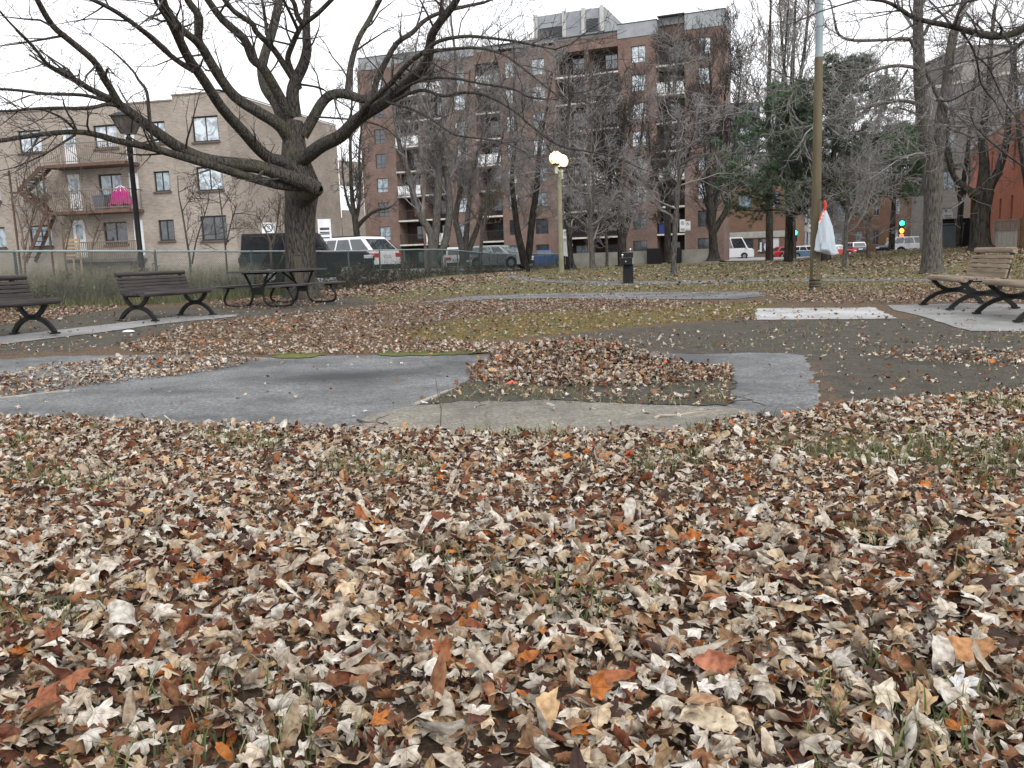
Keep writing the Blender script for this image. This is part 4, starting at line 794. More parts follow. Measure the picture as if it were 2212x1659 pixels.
stem_tree('tall bare tree with a fan of upright stems left of the metal pole', 63, [st((1712, 565, 9), (1710, 460, 8), (1708, 340, 7), (1709, 230, 6), (1712, 150, 4.5), (1716, 60, 3), (1722, -60, 1.5)), st((1708, 270, 5), (1698, 190, 4), (1690, 100, 3), (1684, 0, 1.5)), st((1709, 240, 5), (1730, 160, 4), (1742, 70, 3), (1750, -40, 1.2))], TWIG_A, BARK_DARK, 34, [], (7, 4), 3., .3, spread_r=.7)
stem_tree('thin dark trunk right of the hanging plastic bag', 31, [st((1825, 586, 9), (1825, 575, 5.5), (1826, 530, 4.8), (1829, 480, 4.6), (1832, 430, 4), (1836, 370, 3), (1842, 300, 2), (1846, 230, 1))], TWIG_A, BARK_GREY, 35, [st((1832, 430, 2.2), (1815, 400, 1.8), (1790, 380, 1)), st((1834, 400, 2), (1860, 370, 1.6), (1880, 320, .8))], (11, 5), 1.7, .06)
stem_tree('slender leaning trunk midway between the pole and the forked tree', 38, [st((1877, 570, 6), (1876, 555, 4.2), (1874, 510, 3.8), (1871, 450, 3.6), (1866, 400, 3), (1862, 330, 2.2), (1868, 260, 1))], TWIG_A, BARK_GREY, 36, [st((1872, 450, 2), (1890, 420, 1.6), (1915, 405, 1)), st((1868, 420, 2), (1845, 400, 1.5), (1820, 395, .8))], (11, 5), 1.8, .06)
stem_tree('bare tree at the far right in front of the grey brick block', 42, [st((2072, 545, 8), (2072, 500, 7), (2078, 420, 6), (2090, 330, 5), (2098, 250, 4), (2108, 160, 3), (2120, 60, 1.5)), st((2076, 440, 5), (2055, 350, 4), (2042, 250, 3), (2038, 150, 1.5))], TWIG_A, BARK_DARK, 37, [], (8, 4), 2.6)
stem_tree('bushy bare tree at the right edge above the wooden fence', 33, [st((2232, 545, 9), (2228, 470, 8), (2215, 380, 7), (2200, 280, 5), (2195, 180, 4), (2190, 60, 2)), st((2222, 430, 6), (2240, 330, 5), (2236, 220, 3.5), (2225, 100, 1.5))], TWIG_A, BARK_DARK, 38, [], (4, 3), 1.6)

# pines
NEEDLE, _nt, _N, _L, _b = newmat('pine_needle'); _a = _N.new('ShaderNodeAttribute'); _a.attribute_name = 'top_colour'; _L.new(_a.outputs['Color'], _b.inputs['Base Color']); _b.inputs['Roughness'].default_value = .75; _b.inputs['Specular IOR Level'].default_value = .2
def pine(label, px, py, Y, top_y, r_px, low_y, lean, seed, wmax, greens):
    rr = random.Random(seed); b = onG(px, Y, py); t = thing('pine_tree', label, 'tree', b, 0, 'pines beyond the mound')
    top = atY(px+lean, top_y, Y); Hh = top.z-b.z; low = atY(px, low_y, Y).z-b.z
    tubes_obj('trunk', [([(0+(top.x-b.x)*q*q+.06*math.sin(5*q), .05*math.sin(7*q), Hh*q) for q in np.linspace(-.01, 1, 10)], [max(.02, r_px*PX/FL*Y*(1.15-q*1.05)) for q in np.linspace(0, 1, 10)])], BARK_DARK, t, lambda r: 10)
    br = []; N3 = []; ND = []
    nb = 46
    for k in range(nb):
        f = (k+rr.random())/nb; z = low+(Hh-low)*f; L0 = wmax*(1-.82*f**1.4)*rr.uniform(.55, 1.15); a = rr.uniform(0, 2*PI)
        d = Vector((math.cos(a), math.sin(a), .05+.5*f)); acc = []
        grow(acc, ((top.x-b.x)*(z/Hh)**2, 0, z), d, L0, .05*(1-.6*f), 0, 1, rr, (7, 3), .05, .12, (30, 60), 6, .008, (.3, .5))
        br += [(p, r) for l, p, r in acc]
        for l, p, r in acc:
            for i in range(len(p)):
                if l == 0 and i < 2: continue
                for _ in range(3):
                    N3.append(Vector(p[i])+Vector((rr.gauss(0, .14), rr.gauss(0, .14), rr.gauss(.05, .1)))); ND.append((Vector(p[-1])-Vector(p[0])).normalized()*.5+Vector((0, 0, .45)))
    tubes_obj('branches', br, TWIG_B, t, sides)
    C = np.array([tuple(v) for v in N3]); D = np.array([tuple(v) for v in ND]); per = 15
    C = np.repeat(C, per, 0); D = np.repeat(D, per, 0); n = len(C); g = np.random.default_rng(seed)
    dr = D+g.normal(0, .55, (n, 3)); dr /= np.linalg.norm(dr, axis=1, keepdims=True); ln = g.uniform(.13, .26, (n, 1))
    sd_ = np.cross(dr, g.normal(0, 1, (n, 3))); sd_ /= np.linalg.norm(sd_, axis=1, keepdims=True)+1e-6
    s0 = C+g.normal(0, .03, (n, 3)); V = np.stack([s0+sd_*.011, s0-sd_*.011, s0+dr*ln], 1).reshape(-1, 3)
    o = from_np('needles', V, [np.arange(3*n).reshape(-1, 3)], NEEDLE, t)
    tuft = np.repeat(g.integers(0, len(greens), n//per), per); col = np.array(greens)[tuft]*np.repeat(g.uniform(.7, 1.35, (n//per, 1)), per, 0)
    o.data.color_attributes.new('top_colour', 'FLOAT_COLOR', 'POINT').data.foreach_set('color', np.repeat(np.concatenate([col, np.ones((n, 1))], 1), 3, 0).astype(np.float32).ravel())
    return t
GR = [(.06, .115, .055), (.08, .14, .07), (.095, .14, .085), (.05, .08, .05), (.12, .155, .09)]
pine('dense green pine left of the metal pole with branches down to the mound', 1703, 556, 42, 205, 9, 470, -15, 41, 4.4, GR)
pine('looser greyish green pine right of the metal pole behind the plastic bag', 1783, 562, 39, 150, 10, 450, 45, 42, 4.6, [(.06, .085, .055), (.08, .105, .07), (.10, .12, .09)])
pine('small pine whose green boughs reach the traffic lights', 1925, 548, 50, 290, 6, 432, 10, 43, 4.0, GR[:4])
# ------------------------------------------------------------------ buildings
BRICK_R = brickmat('red_brown_brick', (.205, .132, .108), (.15, .094, .078), (.205, .168, .148), .36)
BRICK_T = brickmat('tan_brick', (.335, .285, .238), (.255, .213, .178), (.39, .35, .31), .30)
BRICK_O = brickmat('orange_red_brick', (.50, .16, .095), (.41, .125, .075), (.38, .20, .15), .25)
BRICK_B = brickmat('brown_brick', (.23, .13, .085), (.18, .10, .07), (.2, .16, .13), .25)
BRICK_G = brickmat('grey_brown_brick', (.235, .215, .195), (.185, .165, .15), (.24, .225, .21), .25)
PARA = mat('grey_parapet', (.24, .255, .27), (.32, .335, .35), 1.2, .85, .15, detail=9)
PARAD = mat('dark_flashing', (.05, .05, .052), (.08, .08, .08), 3, .6)
SLABW = mat('white_slab_edge', (.62, .60, .55), (.45, .43, .39), 2.5, .8)
RECESS = mat('recess_shade_brick', (.055, .033, .027), (.038, .024, .021), 3, .95)  # block brick darkened in its colour to give the balcony recesses their shade
FRAMED = mat('dark_window_frame', (.035, .03, .028), (.055, .048, .045), 4, .5)
FRAMEB = mat('bronze_window_frame', (.022, .018, .016), (.04, .033, .029), 4, .5)
RAILD = mat('dark_railing', (.03, .027, .026), (.05, .045, .042), 4, .55)
RAILB = mat('brown_railing', (.15, .115, .09), (.20, .155, .125), 4, .6)
WHITEP = mat('white_paint', (.72, .73, .74), (.60, .61, .62), 3, .6)
BLACKM = mat('black_metal', (.007, .007, .008), (.013, .013, .014), 5, .5, spec=.25)
WALLC = mat('retaining_concrete', (.17, .165, .145), (.235, .23, .20), 1.1, .9, .2, detail=10)
GL_P = glass('pane_curtained', (.55, .62, .67), .2); GL_M = glass('pane_painted_reflection', (.30, .37, .42), .1); GL_D = glass('pane_dark', (.045, .055, .065), .08); GL_W = glass('pane_bright', (.66, .71, .75), .25)  # paler panes carry sky reflection and curtains in their base colour
rb = random.Random(5)
PA, PB_ = (-15.84, 95.0), (20.56, 80.0); BANG = math.atan2(PB_[1]-PA[1], PB_[0]-PA[0]); BL = math.hypot(PB_[0]-PA[0], PB_[1]-PA[1])
FLZ = [2.74+2.62*k for k in range(7)]          # balcony slab heights
apt = thing('apartment_building', 'eight storey red brown brick apartment block with columns of recessed balconies', 'building', (PA[0], PA[1], 0), BANG)
TOP = 21.6; BASE = -1.0
wins = []
for a, b in ((1.74, 3.12), (11.56, 12.87), (17.45, 18.45), (20.34, 21.75), (30.6, 32.0), (36.95, 38.1)):
    for k in range(8):
        z0 = (FLZ[k-1] if k else .55); lo, hi = (.52, 2.06) if k else (.62, 1.62)
        wins.append((a, b, z0+lo, z0+hi))
bays = [(4.32, 10.29, (7.2, 7.55)), (14.08, 16.75, None), (22.85, 29.31, (25.9, 26.3)), (33.01, 35.72, None)]
piers = [(0, 4.32, TOP), (10.29, 14.08, TOP), (16.75, 22.85, TOP), (29.31, 33.01, 22.6-1.25), (35.72, BL, 22.6-1.25)]
m = MB()
for a, b, t in piers:
    hs = [h for h in wins if a < h[0] < b]
    wall(m, a, b, BASE, t, hs, 0, .16)
    m.add([(a, 0, BASE), (a, 1.8, BASE), (a, 1.8, t), (a, 0, t)], [(0, 1, 2, 3)]); m.add([(b, 0, BASE), (b, 1.8, BASE), (b, 1.8, t), (b, 0, t)], [(0, 1, 2, 3)])
for a, b, pl in bays:     # brick over the bay and the dividing pillar
    t = 22.2 if a > 30 else 21.9
    y = .9 if a > 30 else .02
    m.bb((a+.003, y, 20.75), (b-.003, 1.79, t))
    if pl: m.bb((pl[0], .10, BASE), (pl[1], 1.79, 20.745))
m.bb((0.002, 12, BASE), (30, 18, 21.3)); m.bb((.003, 1.83, BASE), (.25, 12, 21.5)); m.bb((BL-.25, 1.83, BASE), (BL-.003, 4.2, 21.5))
m.bb((-10, 6, BASE), (-.003, 16, 6.4)); 
m.build('wall', BRICK_R, apt)
m = MB()
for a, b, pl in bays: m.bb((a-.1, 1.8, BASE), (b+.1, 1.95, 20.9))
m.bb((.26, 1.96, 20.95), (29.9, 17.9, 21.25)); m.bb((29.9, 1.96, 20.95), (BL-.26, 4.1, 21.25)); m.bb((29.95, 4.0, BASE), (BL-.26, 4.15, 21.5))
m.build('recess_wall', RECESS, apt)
m = MB()
m.bb((0.3, -.05, TOP), (4.6, 2, 22.85)); m.bb((4.62, .1, 21.9), (10.2, 2, 22.75)); m.bb((10.22, -.05, TOP), (14.1, 2, 22.4)); m.bb((14.12, .1, 21.9), (22.9, 2, 22.3))
m.bb((29.28, -.06, 21.35), (33.08, 2.2, 22.62)); m.bb((33.1, .6, 22.2), (35.7, 2.2, 22.85)); m.bb((35.72, -.06, 21.35), (BL+.03, 2.2, 22.75)); m.bb((BL-.3, 2.21, 21.55), (BL+.02, 4.2, 22.7)); m.bb((22.92, .1, 21.9), (29.26, 2, 22.1))
m.build('parapet', PARA, apt)
m = MB()
for a, b, z in ((29.24, 33.12, 22.62), (33.13, 35.69, 22.85), (35.7, BL+.07, 22.75), (.26, 4.61, 22.85), (4.62, 10.2, 22.75), (10.21, 14.11, 22.4), (14.12, 22.9, 22.3), (22.91, 29.23, 22.1)): m.bb((a, -.1, z+.003), (b, 2.1, z+.075))
m.build('roof_edge', PARAD, apt)
ph = MB(); ph.bb((18.2, 7, 21.2), (26.1, 15, 26.5)); pho = ph.build('penthouse', PARA, apt)
m = MB()
pil_m = mat('pale_pilaster', (.42, .42, .40), (.50, .50, .48), 2, .9)
for u in (18.45, 21.66, 23.8, 25.8): MB().bb((u-.2, 6.8, 22.4 if u < 22 else 24.1), (u+.2, 6.997, 26.65)).build('pilaster', pil_m, pho)
m = MB()
for k in range(11): m.bb((18.75, 6.9, 23.5+.16*k), (21.4, 6.998, 23.60+.16*k))
m.build('louver', PARAD, pho); m = MB()
for k in range(9): m.bb((24.1, 6.9, 24.2+.15*k), (25.4, 6.998, 24.26+.15*k))
m.build('louver', PARAD, pho)
for (a, b, c, d) in wins:
    p = rb.choice([GL_P, GL_P, GL_M, GL_M, GL_W, GL_D]) if c > 4 else rb.choice([GL_D, GL_M, GL_D])
    f = window(apt, 'window', a+.002, b-.002, c+.002, d-.002, .10, FRAMED, p, (.5,), .30 if c > 2.6 else None, None, .05)
nb = 0
for a, b, pl in bays:
    spans = [(a, pl[0]), (pl[1], b)] if pl else [(a, b)]
    for (s0, s1) in spans:
        for k in range(8):
            z0 = FLZ[k-1] if k else .45
            if k:
                MB().bb((s0+.004, -.12, z0-.16), (s1-.004, 1.795, z0)).build('balcony_slab', SLABW if s0 != 99 else SLABW, apt)
                r = MB(); white = rb.random() < .14
                r.bb((s0+.01, -.06, z0+1.0), (s1-.01, -.01, z0+1.06)); r.bb((s0+.01, -.06, z0+.08), (s1-.01, -.02, z0+.12))
                w = s1-s0; n = int(w/.16)
                if white:
                    for q in range(3): r.bb((s0+w*q/3+.06, -.05, z0+.16), (s0+w*(q+1)/3-.04, -.03, z0+.97))
                else:
                    for q in range(n+1): r.bb((s0+.02+(w-.06)*q/n, -.05, z0+.12), (s0+.045+(w-.06)*q/n, -.03, z0+1.0))
                r.build('balcony_railing', WHITEP if white else RAILD, apt)
            w = s1-s0; c0 = s0+w*(.42 if pl else .30); c1 = c0+w*.42
            p = rb.choice([GL_P, GL_M, GL_D, GL_D, GL_W, GL_M]) if k > 1 else rb.choice([GL_D, GL_M])
            window(apt, 'balcony_window', c0, c1, z0+.55 if k else .7, z0+2.0 if k else 1.95, 1.72, FRAMED, p, (.5,), None, None, .05)
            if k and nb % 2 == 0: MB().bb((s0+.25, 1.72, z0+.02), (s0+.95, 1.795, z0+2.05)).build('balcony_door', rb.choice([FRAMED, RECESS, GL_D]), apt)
            nb += 1
# low concrete wall with two black metal screens along the block
def along(u, y): 
    return Vector((PA[0]+u*math.cos(BANG)-y*math.sin(BANG), PA[1]+u*math.sin(BANG)+y*math.cos(BANG), 0))
for i, (u0, u1, lab) in enumerate(((23.6, 32.6, 'long grey concrete retaining wall left of the black screens'), (35.9, 39.3, 'short grey concrete retaining wall at the right corner of the block'))):
    t = MB(); t.bb((0, 0, -1.2), (u1-u0, .3, 1.14)); q = along(u0, -2.6); o = t.build('retaining_wall', WALLC); o.location = q; o.rotation_euler.z = BANG; tag(o, lab, 'wall', 'concrete walls in front of the apartment block')
for u0, u1, lab in ((32.7, 34.0, 'black metal screen left of the slim grey tree in front of the block'), (34.7, 35.85, 'black metal screen right of the slim grey tree in front of the block')):
    t = thing('metal_screen', lab, 'screen', along(u0, -2.9), BANG, 'black screens'); MB().bb((0, 0, -1.0), (u1-u0, .05, 1.36)).build('panel', BLACKM, t); f = MB(); f.bb((-.05, -.02, -1.0), (-.003, .08, 1.42)); f.bb((u1-u0+.003, -.02, -1.0), (u1-u0+.05, .08, 1.42)); f.build('post', BLACKM, t)
# things kept on the balconies
def at_apt(u, y, z): p = along(u, y); p.z = z; return p
t = thing('storage_box', 'blue and white storage box on a low balcony of the brick block', 'box', at_apt(33.6, -.0, FLZ[0]+.004), BANG)
MB().bb((-.45, .1, 0), (.45, .7, 1.0)).build('body', mat('blue_plastic', (.03, .06, .28), (.04, .08, .34), 3, .5), t, bevel=.03); MB().bb((-.48, .07, 1.003), (.48, .73, 1.16)).build('lid', WHITEP, t, bevel=.02)

q = uv_on(*(553+1385*.2533, 406.6+250*.2533), PA, PB_)
o = MB(); n_ = 7
vv = [(x*.12-.36, .02*math.sin(2.1*x)-.14*(z == 0), -.75*z/3+.03*math.cos(1.7*x)*(z == 3)) for z in range(4) for x in range(n_)]; o.add(vv+[(x, y+.015, z) for x, y, z in vv], [(r*n_+c, r*n_+c+1, (r+1)*n_+c+1, (r+1)*n_+c) for r in range(3) for c in range(n_-1)]+[(28+r*n_+c, 28+r*n_+c+1, 28+(r+1)*n_+c+1, 28+(r+1)*n_+c) for r in range(3) for c in range(n_-1)])
o = o.build('red_cloth', mat('red_cloth', (.42, .03, .03), (.3, .02, .02), 4, .9), None, True); o.location = at_apt(q[0], -.14, FLZ[1]+1.09); o.rotation_euler.z = BANG; tag(o, 'red cloth hung over a low balcony railing of the brick block', 'cloth')

# tan building on the left
TA, TB_ = (-27.77, 47.7), (-14.41, 45.0); TANG = math.atan2(TB_[1]-TA[1], TB_[0]-TA[0]); TL = math.hypot(TB_[0]-TA[0], TB_[1]-TA[1])
tan = thing('tan_building', 'three storey tan brick apartment building with rusty balconies and outdoor stairs', 'building', (TA[0], TA[1], 0), TANG)
TW = []
for z0, z1_ in ((7.55, 8.80), (5.03, 6.22), (2.42, 3.66)):
    TW += [(11.58, 13.1, z0-.02, z1_+.04), (9.05, 10.0, z0+.06, z1_-.06), (5.69, 7.13, z0-.02, z1_-.05), (.98, 2.42, z0, z1_-.05), (-1.9, -.6, z0, z1_-.05), (-5.2, -3.6, z0, z1_-.05)]
TD = []
for z0 in (6.72, 4.22, 1.75): TD += [(3.72, 4.52, z0, z0+2.05), (7.5, 8.12, z0, z0+1.95)]
m = MB(); wall(m, -8, TL, -.5, 9.72, TW+TD, 0, .14); m.bb((10.55, .002, 9.723), (TL, .3, 9.97))
# the blank side wall runs back from the corner, a lower wing behind it
SX = (-11.11, 57.0); dxs, dys = SX[0]-TB_[0], SX[1]-TB_[1]; cu, su = math.cos(-TANG), math.sin(-TANG)
sx_, sy_ = TL+dxs*cu-dys*su, dxs*su+dys*cu
def quadp(mb, a, b, z0, z1): mb.add([(a[0], a[1], z0), (b[0], b[1], z0), (b[0], b[1], z1), (a[0], a[1], z1)], [(0, 1, 2, 3)])
quadp(m, (TL, 0), (sx_, sy_), -.5, 9.95); quadp(m, (sx_, sy_), (sx_-14, sy_+1), -.5, 9.95); quadp(m, (-8, 0), (-8, 14), -.5, 9.72)
m.add([(-8, .3, 9.6), (TL, .3, 9.6), (sx_, sy_, 9.6), (-8, 13, 9.6)], [(0, 1, 2, 3)])
wx = (sx_-TL)/sy_
for z0, z1 in ((-.5, 4.5), (6.1, 7.75)): m.add([(sx_+.02, sy_+.05, z0), (sx_+.95, sy_+1.9, z0), (sx_+.95, sy_+1.9, z1), (sx_+.02, sy_+.05, z1)], [(0, 1, 2, 3)])
m.add([(sx_+.66, sy_+1.33, -.5), (sx_+.95, sy_+1.9, -.5), (sx_+.95, sy_+1.9, 7.6), (sx_+.66, sy_+1.33, 7.6)], [(0, 1, 2, 3)])
m.build('wall', BRICK_T, tan)
m = MB(); m.bb((-8.1, -.06, 9.975-.25), (10.5, .34, 9.80)); m.bb((10.52, -.06, 9.975), (TL+.06, .34, 10.04))
m.add([(TL+.06, 0, 9.953), (sx_+.06, sy_, 9.953), (sx_+.06, sy_, 10.03), (TL+.06, 0, 10.03)], [(0, 1, 2, 3)]); m.build('coping', mat('stone_coping', (.20, .17, .15), (.26, .22, .19), 2, .9), tan)
rt = random.Random(3); mat_sill = mat('stone_sill', (.11, .09, .075), None, 3, .8)
for (a, b, c, d) in TW:
    p = GL_P if (c > 7 and a > 5) else rt.choice([GL_P, GL_M, GL_M]) if c > 4.5 else rt.choice([GL_D, GL_M, GL_D])
    window(tan, 'window', a+.002, b-.002, c+.002, d-.002, .09, FRAMEB, p, (.5,), None, mat_sill, .075)
for (a, b, c, d) in TD:
    o = MB().bb((a+.002, .06, c), (b-.002, .11, d-.002)).build('door', WHITEP, tan)
    MB().bb((a+.2, .045, c+1.0), (b-.2, .057, d-.25)).build('pane', GL_M, o)
for z0 in (6.66, 4.2):
    MB().bb((3.4, -1.25, z0-.16), (8.3, -.003, z0)).build('balcony_floor', mat('rusty_steel', (.10, .06, .045), (.15, .085, .06), 5, .8), tan)
    r = MB(); r.bb((3.42, -1.24, z0+1.02), (8.28, -1.19, z0+1.07)); r.bb((3.42, -1.23, z0+.10), (8.28, -1.2, z0+.14)); r.bb((8.24, -1.18, z0+1.02), (8.28, -.02, z0+1.07))
    for k in range(41): r.bb((3.43+4.82*k/40, -1.225, z0+.003), (3.45+4.82*k/40, -1.205, z0+1.02))
    for k in range(9): r.bb((8.25, -1.15+1.1*k/9, z0+.003), (8.27, -1.13+1.1*k/9, z0+1.02))
    r.build('balcony_railing', RAILB, tan)
r = MB(); r.bb((3.9, -.9, 1.45), (8.2, -.003, 1.6)); r.build('balcony_floor', mat('concrete_step', (.12, .11, .10), None, 4, .9), tan)
r = MB(); r.bb((3.9, -.9, 2.5), (8.2, -.85, 2.56))
for k in range(36): r.bb((3.92+4.24*k/35, -.89, 1.603), (3.95+4.24*k/35, -.86, 2.5))
r.build('balcony_railing', RAILB, tan)
RUST_M = mat('rust_brown_steel', (.075, .045, .035), (.115, .07, .05), 5, .8)
s = MB()
for (x0, z0, x1, z1) in ((3.3, 6.55, 1.75, 5.4), (1.75, 5.4, 3.3, 4.1), (3.3, 4.1, 1.7, 1.6)):
    n = 9; sl = math.atan2(z1-z0, x1-x0); L_ = math.hypot(x1-x0, z1-z0)
    for yy in (-1.35, -.65): s.box(((x0+x1)/2, yy, (z0+z1)/2), (L_, .05, .2), Matrix.Rotation(-sl, 3, 'Y'))
    for k in range(n): s.bb((x0+(x1-x0)*(k+.5)/n-.11, -1.32, z0+(z1-z0)*(k+.5)/n+.1), (x0+(x1-x0)*(k+.5)/n+.11, -.68, z0+(z1-z0)*(k+.5)/n+.135))
    s.tube([(x0, -1.37, z0+1.0), (x1, -1.37, z1+1.0)], .025, 5)
    for k in range(n+1): s.tube([(x0+(x1-x0)*k/n, -1.37, z0+(z1-z0)*k/n), (x0+(x1-x0)*k/n, -1.37, z0+(z1-z0)*k/n+1.0)], .012, 4)
s.bb((1.2, -1.4, 5.3), (1.75, -.6, 5.36)); s.bb((3.3, -1.35, 6.5), (3.41, -.6, 6.6))
for x in (1.3, 3.36): s.bb((x-.04, -1.36, .0), (x+.04, -1.28, 6.5))
s.build('staircase', RUST_M, tan)
def at_tan(u, y, z): return Vector((TA[0]+u*math.cos(TANG)-y*math.sin(TANG), TA[1]+u*math.sin(TANG)+y*math.cos(TANG), z))
PINK = mat('magenta_cloth', (.50, .025, .22), (.36, .015, .16), 6, .8)
t = thing('parasol', 'half folded magenta parasol with a white striped top on the middle balcony', 'parasol', at_tan(7.5, -.7, 4.205), TANG)
vsx = []; n = 18
pm = MB(); prof = [(.05, 1.22), (.26, 1.12), (.45, .90), (.57, .60), (.70, .30)]
for i, (r_, h) in enumerate(prof):
    for j in range(n): a = 2*PI*j/n; rr_ = r_*(1+.10*(-1)**j*(i/4)); vsx.append((rr_*math.cos(a), rr_*.55*math.sin(a), h-(.06*(j % 3) if i == 4 else 0)))
pm.add(vsx, [(i*n+j, i*n+(j+1) % n, (i+1)*n+(j+1) % n, (i+1)*n+j) for i in range(4) for j in range(n)]); pm.build('canopy', PINK, t, True)
st_ = MB()
for j in range(0, n, 2):
    pts = []
    for (r_, h) in prof[:3]: a = 2*PI*(j+.5)/n; pts.append((r_*1.02*math.cos(a), r_*.57*math.sin(a), h+.012))
    st_.tube(pts, .022, 4)
st_.build('stripe', WHITEP, t); MB().tube([(0, 0, 0), (0, 0, 1.28)], .02, 6).build('pole', WHITEP, t)
t = thing('storage_bin', 'blue grey bin beside the magenta parasol on the balcony', 'bin', at_tan(6.3, -.75, 4.205), TANG)
MB().prism([(-.28, 0), (.28, 0), (.34, .72), (-.34, .72)], 'y', -.25, .25).build('body', mat('blue_grey_plastic', (.10, .13, .17), None, 4, .6), t); MB().bb((-.36, -.27, .723), (.36, .27, .79)).build('lid', mat('grey_plastic', (.14, .17, .2), None, 4, .6), t, bevel=.02)
t = thing('wooden_chair', 'pale slatted wooden chair in front of the ground floor window of the tan building', 'chair', at_tan(4.6, -1.6, gzf(-23, 45)+.3), TANG)
wd = mat('pale_wood', (.36, .27, .17), (.28, .20, .12), 5, .8); c_ = MB()
for k in range(5): c_.bb((-.5, .3, 1.25+.2*k), (.5, .34, 1.36+.2*k))
c_.build('backrest', wd, t); c_ = MB(); c_.bb((-.5, -.3, 1.1), (.5, .29, 1.16)); c_.build('seat', wd, t)
for sx in (-.52, .47): MB().bb((sx, .25, -.5), (sx+.05, .35, 2.3)).build('leg', wd, t); MB().bb((sx, -.3, -.5), (sx+.05, -.24, 1.099)).build('leg', wd, t)

# ---- right: brick block, grey block, red building, distant street fronts
def block(name, label, A, B, z0, z1, depth, wm, holes=(), pane=None, frame=None, roof=None, bars=(.5,), coping=None):
    ang = math.atan2(B[1]-A[1], B[0]-A[0]); Ln = math.hypot(B[0]-A[0], B[1]-A[1]); t = thing(name, label, 'building', (A[0], A[1], 0), ang)
    m = MB(); wall(m, 0, Ln, z0, z1, holes, 0, .2); m.bb((.002, .22, z0), (Ln-.002, depth, z1-.05)); quadp(m, (0, 0), (0, .22), z0, z1); quadp(m, (Ln, 0), (Ln, .22), z0, z1); m.build('wall', wm, t)
    for i, (a, b, c, d) in enumerate(holes): window(t, 'window', a+.002, b-.002, c+.002, d-.002, .1, frame or FRAMED, pane[i % len(pane)], bars, None, None, .06)
    mm = MB(); mm.bb((-.08, -.08, z1+.003), (Ln+.08, depth+.05, z1+.22)); mm.build('coping', coping or PARAD, t)
    return t, Ln, ang
def pxA(x, Y, y=400): p = atY(x, y, Y); return (p.x, p.y)
# red brick building, receding
A = (30.9, 56.4); B = (21.0, 32.0); Ln = math.hypot(A[0]-B[0], A[1]-B[1])
hs = []
for u in (4.4, 8.6, 12.2, 15.6, 19, 22.4):
    hs += [(u, u+.62, 4.4, 6.0), (u, u+.62, 1.9, 3.2)]
red, rl, ra = block('red_building', 'orange red brick building with narrow slit windows at the right edge', A, B, -.2, 7.0, 10, BRICK_O, hs, [GL_D], FRAMED, coping=SLABW)
A2 = pxA(2002, 66); B2 = pxA(2090, 60)
grey, gl, ga = block('grey_block', 'grey brown brick block between the forked tree and the red brick building', A2, (B2[0]+6, B2[1]-3), -.2, 12.6, 10, BRICK_G, [(u, u+1.1, z, z+1.4) for z in (2.2, 5.0, 7.8, 10.4) for u in (1.0, 3.6, 6.2)], [GL_M, GL_D, GL_P], FRAMED, coping=SLABW)
A3 = pxA(2066, 74); B3 = pxA(2182, 74)
hb, hl, ha = block('plain_tower', 'plain grey brown tower block rising above the grey block at the far right', A3, B3, -.2, 17.3, 8, BRICK_G, [(u, u+.9, z, z+1.2) for z in (11.5, 14) for u in (1.2, 4.2, 7)], [GL_D], FRAMED)
A4 = pxA(1962, 84); B4 = pxA(2062, 80)
bb_, bl, ba = block('brown_house', 'brown brick house with a pale cornice seen behind the forked tree', A4, B4, -.3, 11.8, 10, BRICK_B, [(u, u+1.2, z, z+1.7) for z in (1.0, 4.4, 7.8) for u in (1.2, 4.4, 7.6)], [GL_M, GL_D, GL_P], FRAMED, coping=mat('pale_cornice', (.42, .41, .37), None, 3, .8))
# grey block's base and bins
for px, w, hh, mt, lab in ((2043, 1.3, 1.15, mat('blue_grey_metal', (.09, .12, .14), (.12, .15, .17), 3, .6), 'blue grey metal bin right of the forked tree'), (2067, 1.55, 1.4, BLACKM, 'black metal bin between the blue grey bin and the dark stout tree')):
    p = onG(px, 44); t = thing('waste_bin', lab, 'bin', p, -.3, 'bins by the grey block'); MB().prism([(-w/2, -.05), (w/2, -.05), (w/2+.05, hh), (-w/2-.05, hh)], 'y', -.5, .5).build('body', mt, t, bevel=.02); MB().bb((-w/2-.08, -.55, hh+.003), (w/2+.08, .55, hh+.08)).build('lid', mt, t, bevel=.02)
    for sx in (-w/2+.2, w/2-.2): MB().lathe([(.07, -.04), (.07, .04)], (sx, -.52, .02), 10, 'y').build('wheel', BLACKM, t)
# shop at the corner, with white lettering on its black windows
A5 = pxA(1570, 112); B5 = pxA(1714, 108)
ang = math.atan2(B5[1]-A5[1], B5[0]-A5[0]); Ls = math.hypot(B5[0]-A5[0], B5[1]-A5[1]); su_ = lambda x, y: uv_on(x, y, A5, B5)
shop = thing('corner_shop', 'low brown brick corner shop with white drawings on black windows behind the pines', 'building', (A5[0], A5[1], 0), ang)
def sx5(x, y): return uv_on((2300+x*.1808)/1.4756, (680+y*.1808)/1.4756, A5, B5)
h1 = (sx5(640, 700)[0], sx5(810, 700)[0], sx5(640, 715)[1], sx5(640, 450)[1]); h2 = (sx5(875, 700)[0], sx5(1015, 700)[0], sx5(640, 705)[1], sx5(640, 445)[1]); h3 = (sx5(250, 700)[0], sx5(560, 700)[0], h1[2], h1[3])
uw = [(1.5, 3.2, 6.2, 8.2), (5, 6.7, 6.2, 8.2), (8.5, 10.2, 6.2, 8.2), (12, 13.7, 6.2, 8.2), (15.5, 17.2, 6.2, 8.2)]
m = MB(); wall(m, 0, Ls, -.4, 9.6, [h1, h2, h3]+[w for w in uw if w[1] < Ls], 0, .3); m.bb((.003, .33, -.4), (Ls-.003, 9, 9.5)); quadp(m, (0, 0), (0, .3), -.4, 9.6); quadp(m, (Ls, 0), (Ls, .3), -.4, 9.6); m.build('wall', BRICK_B, shop)
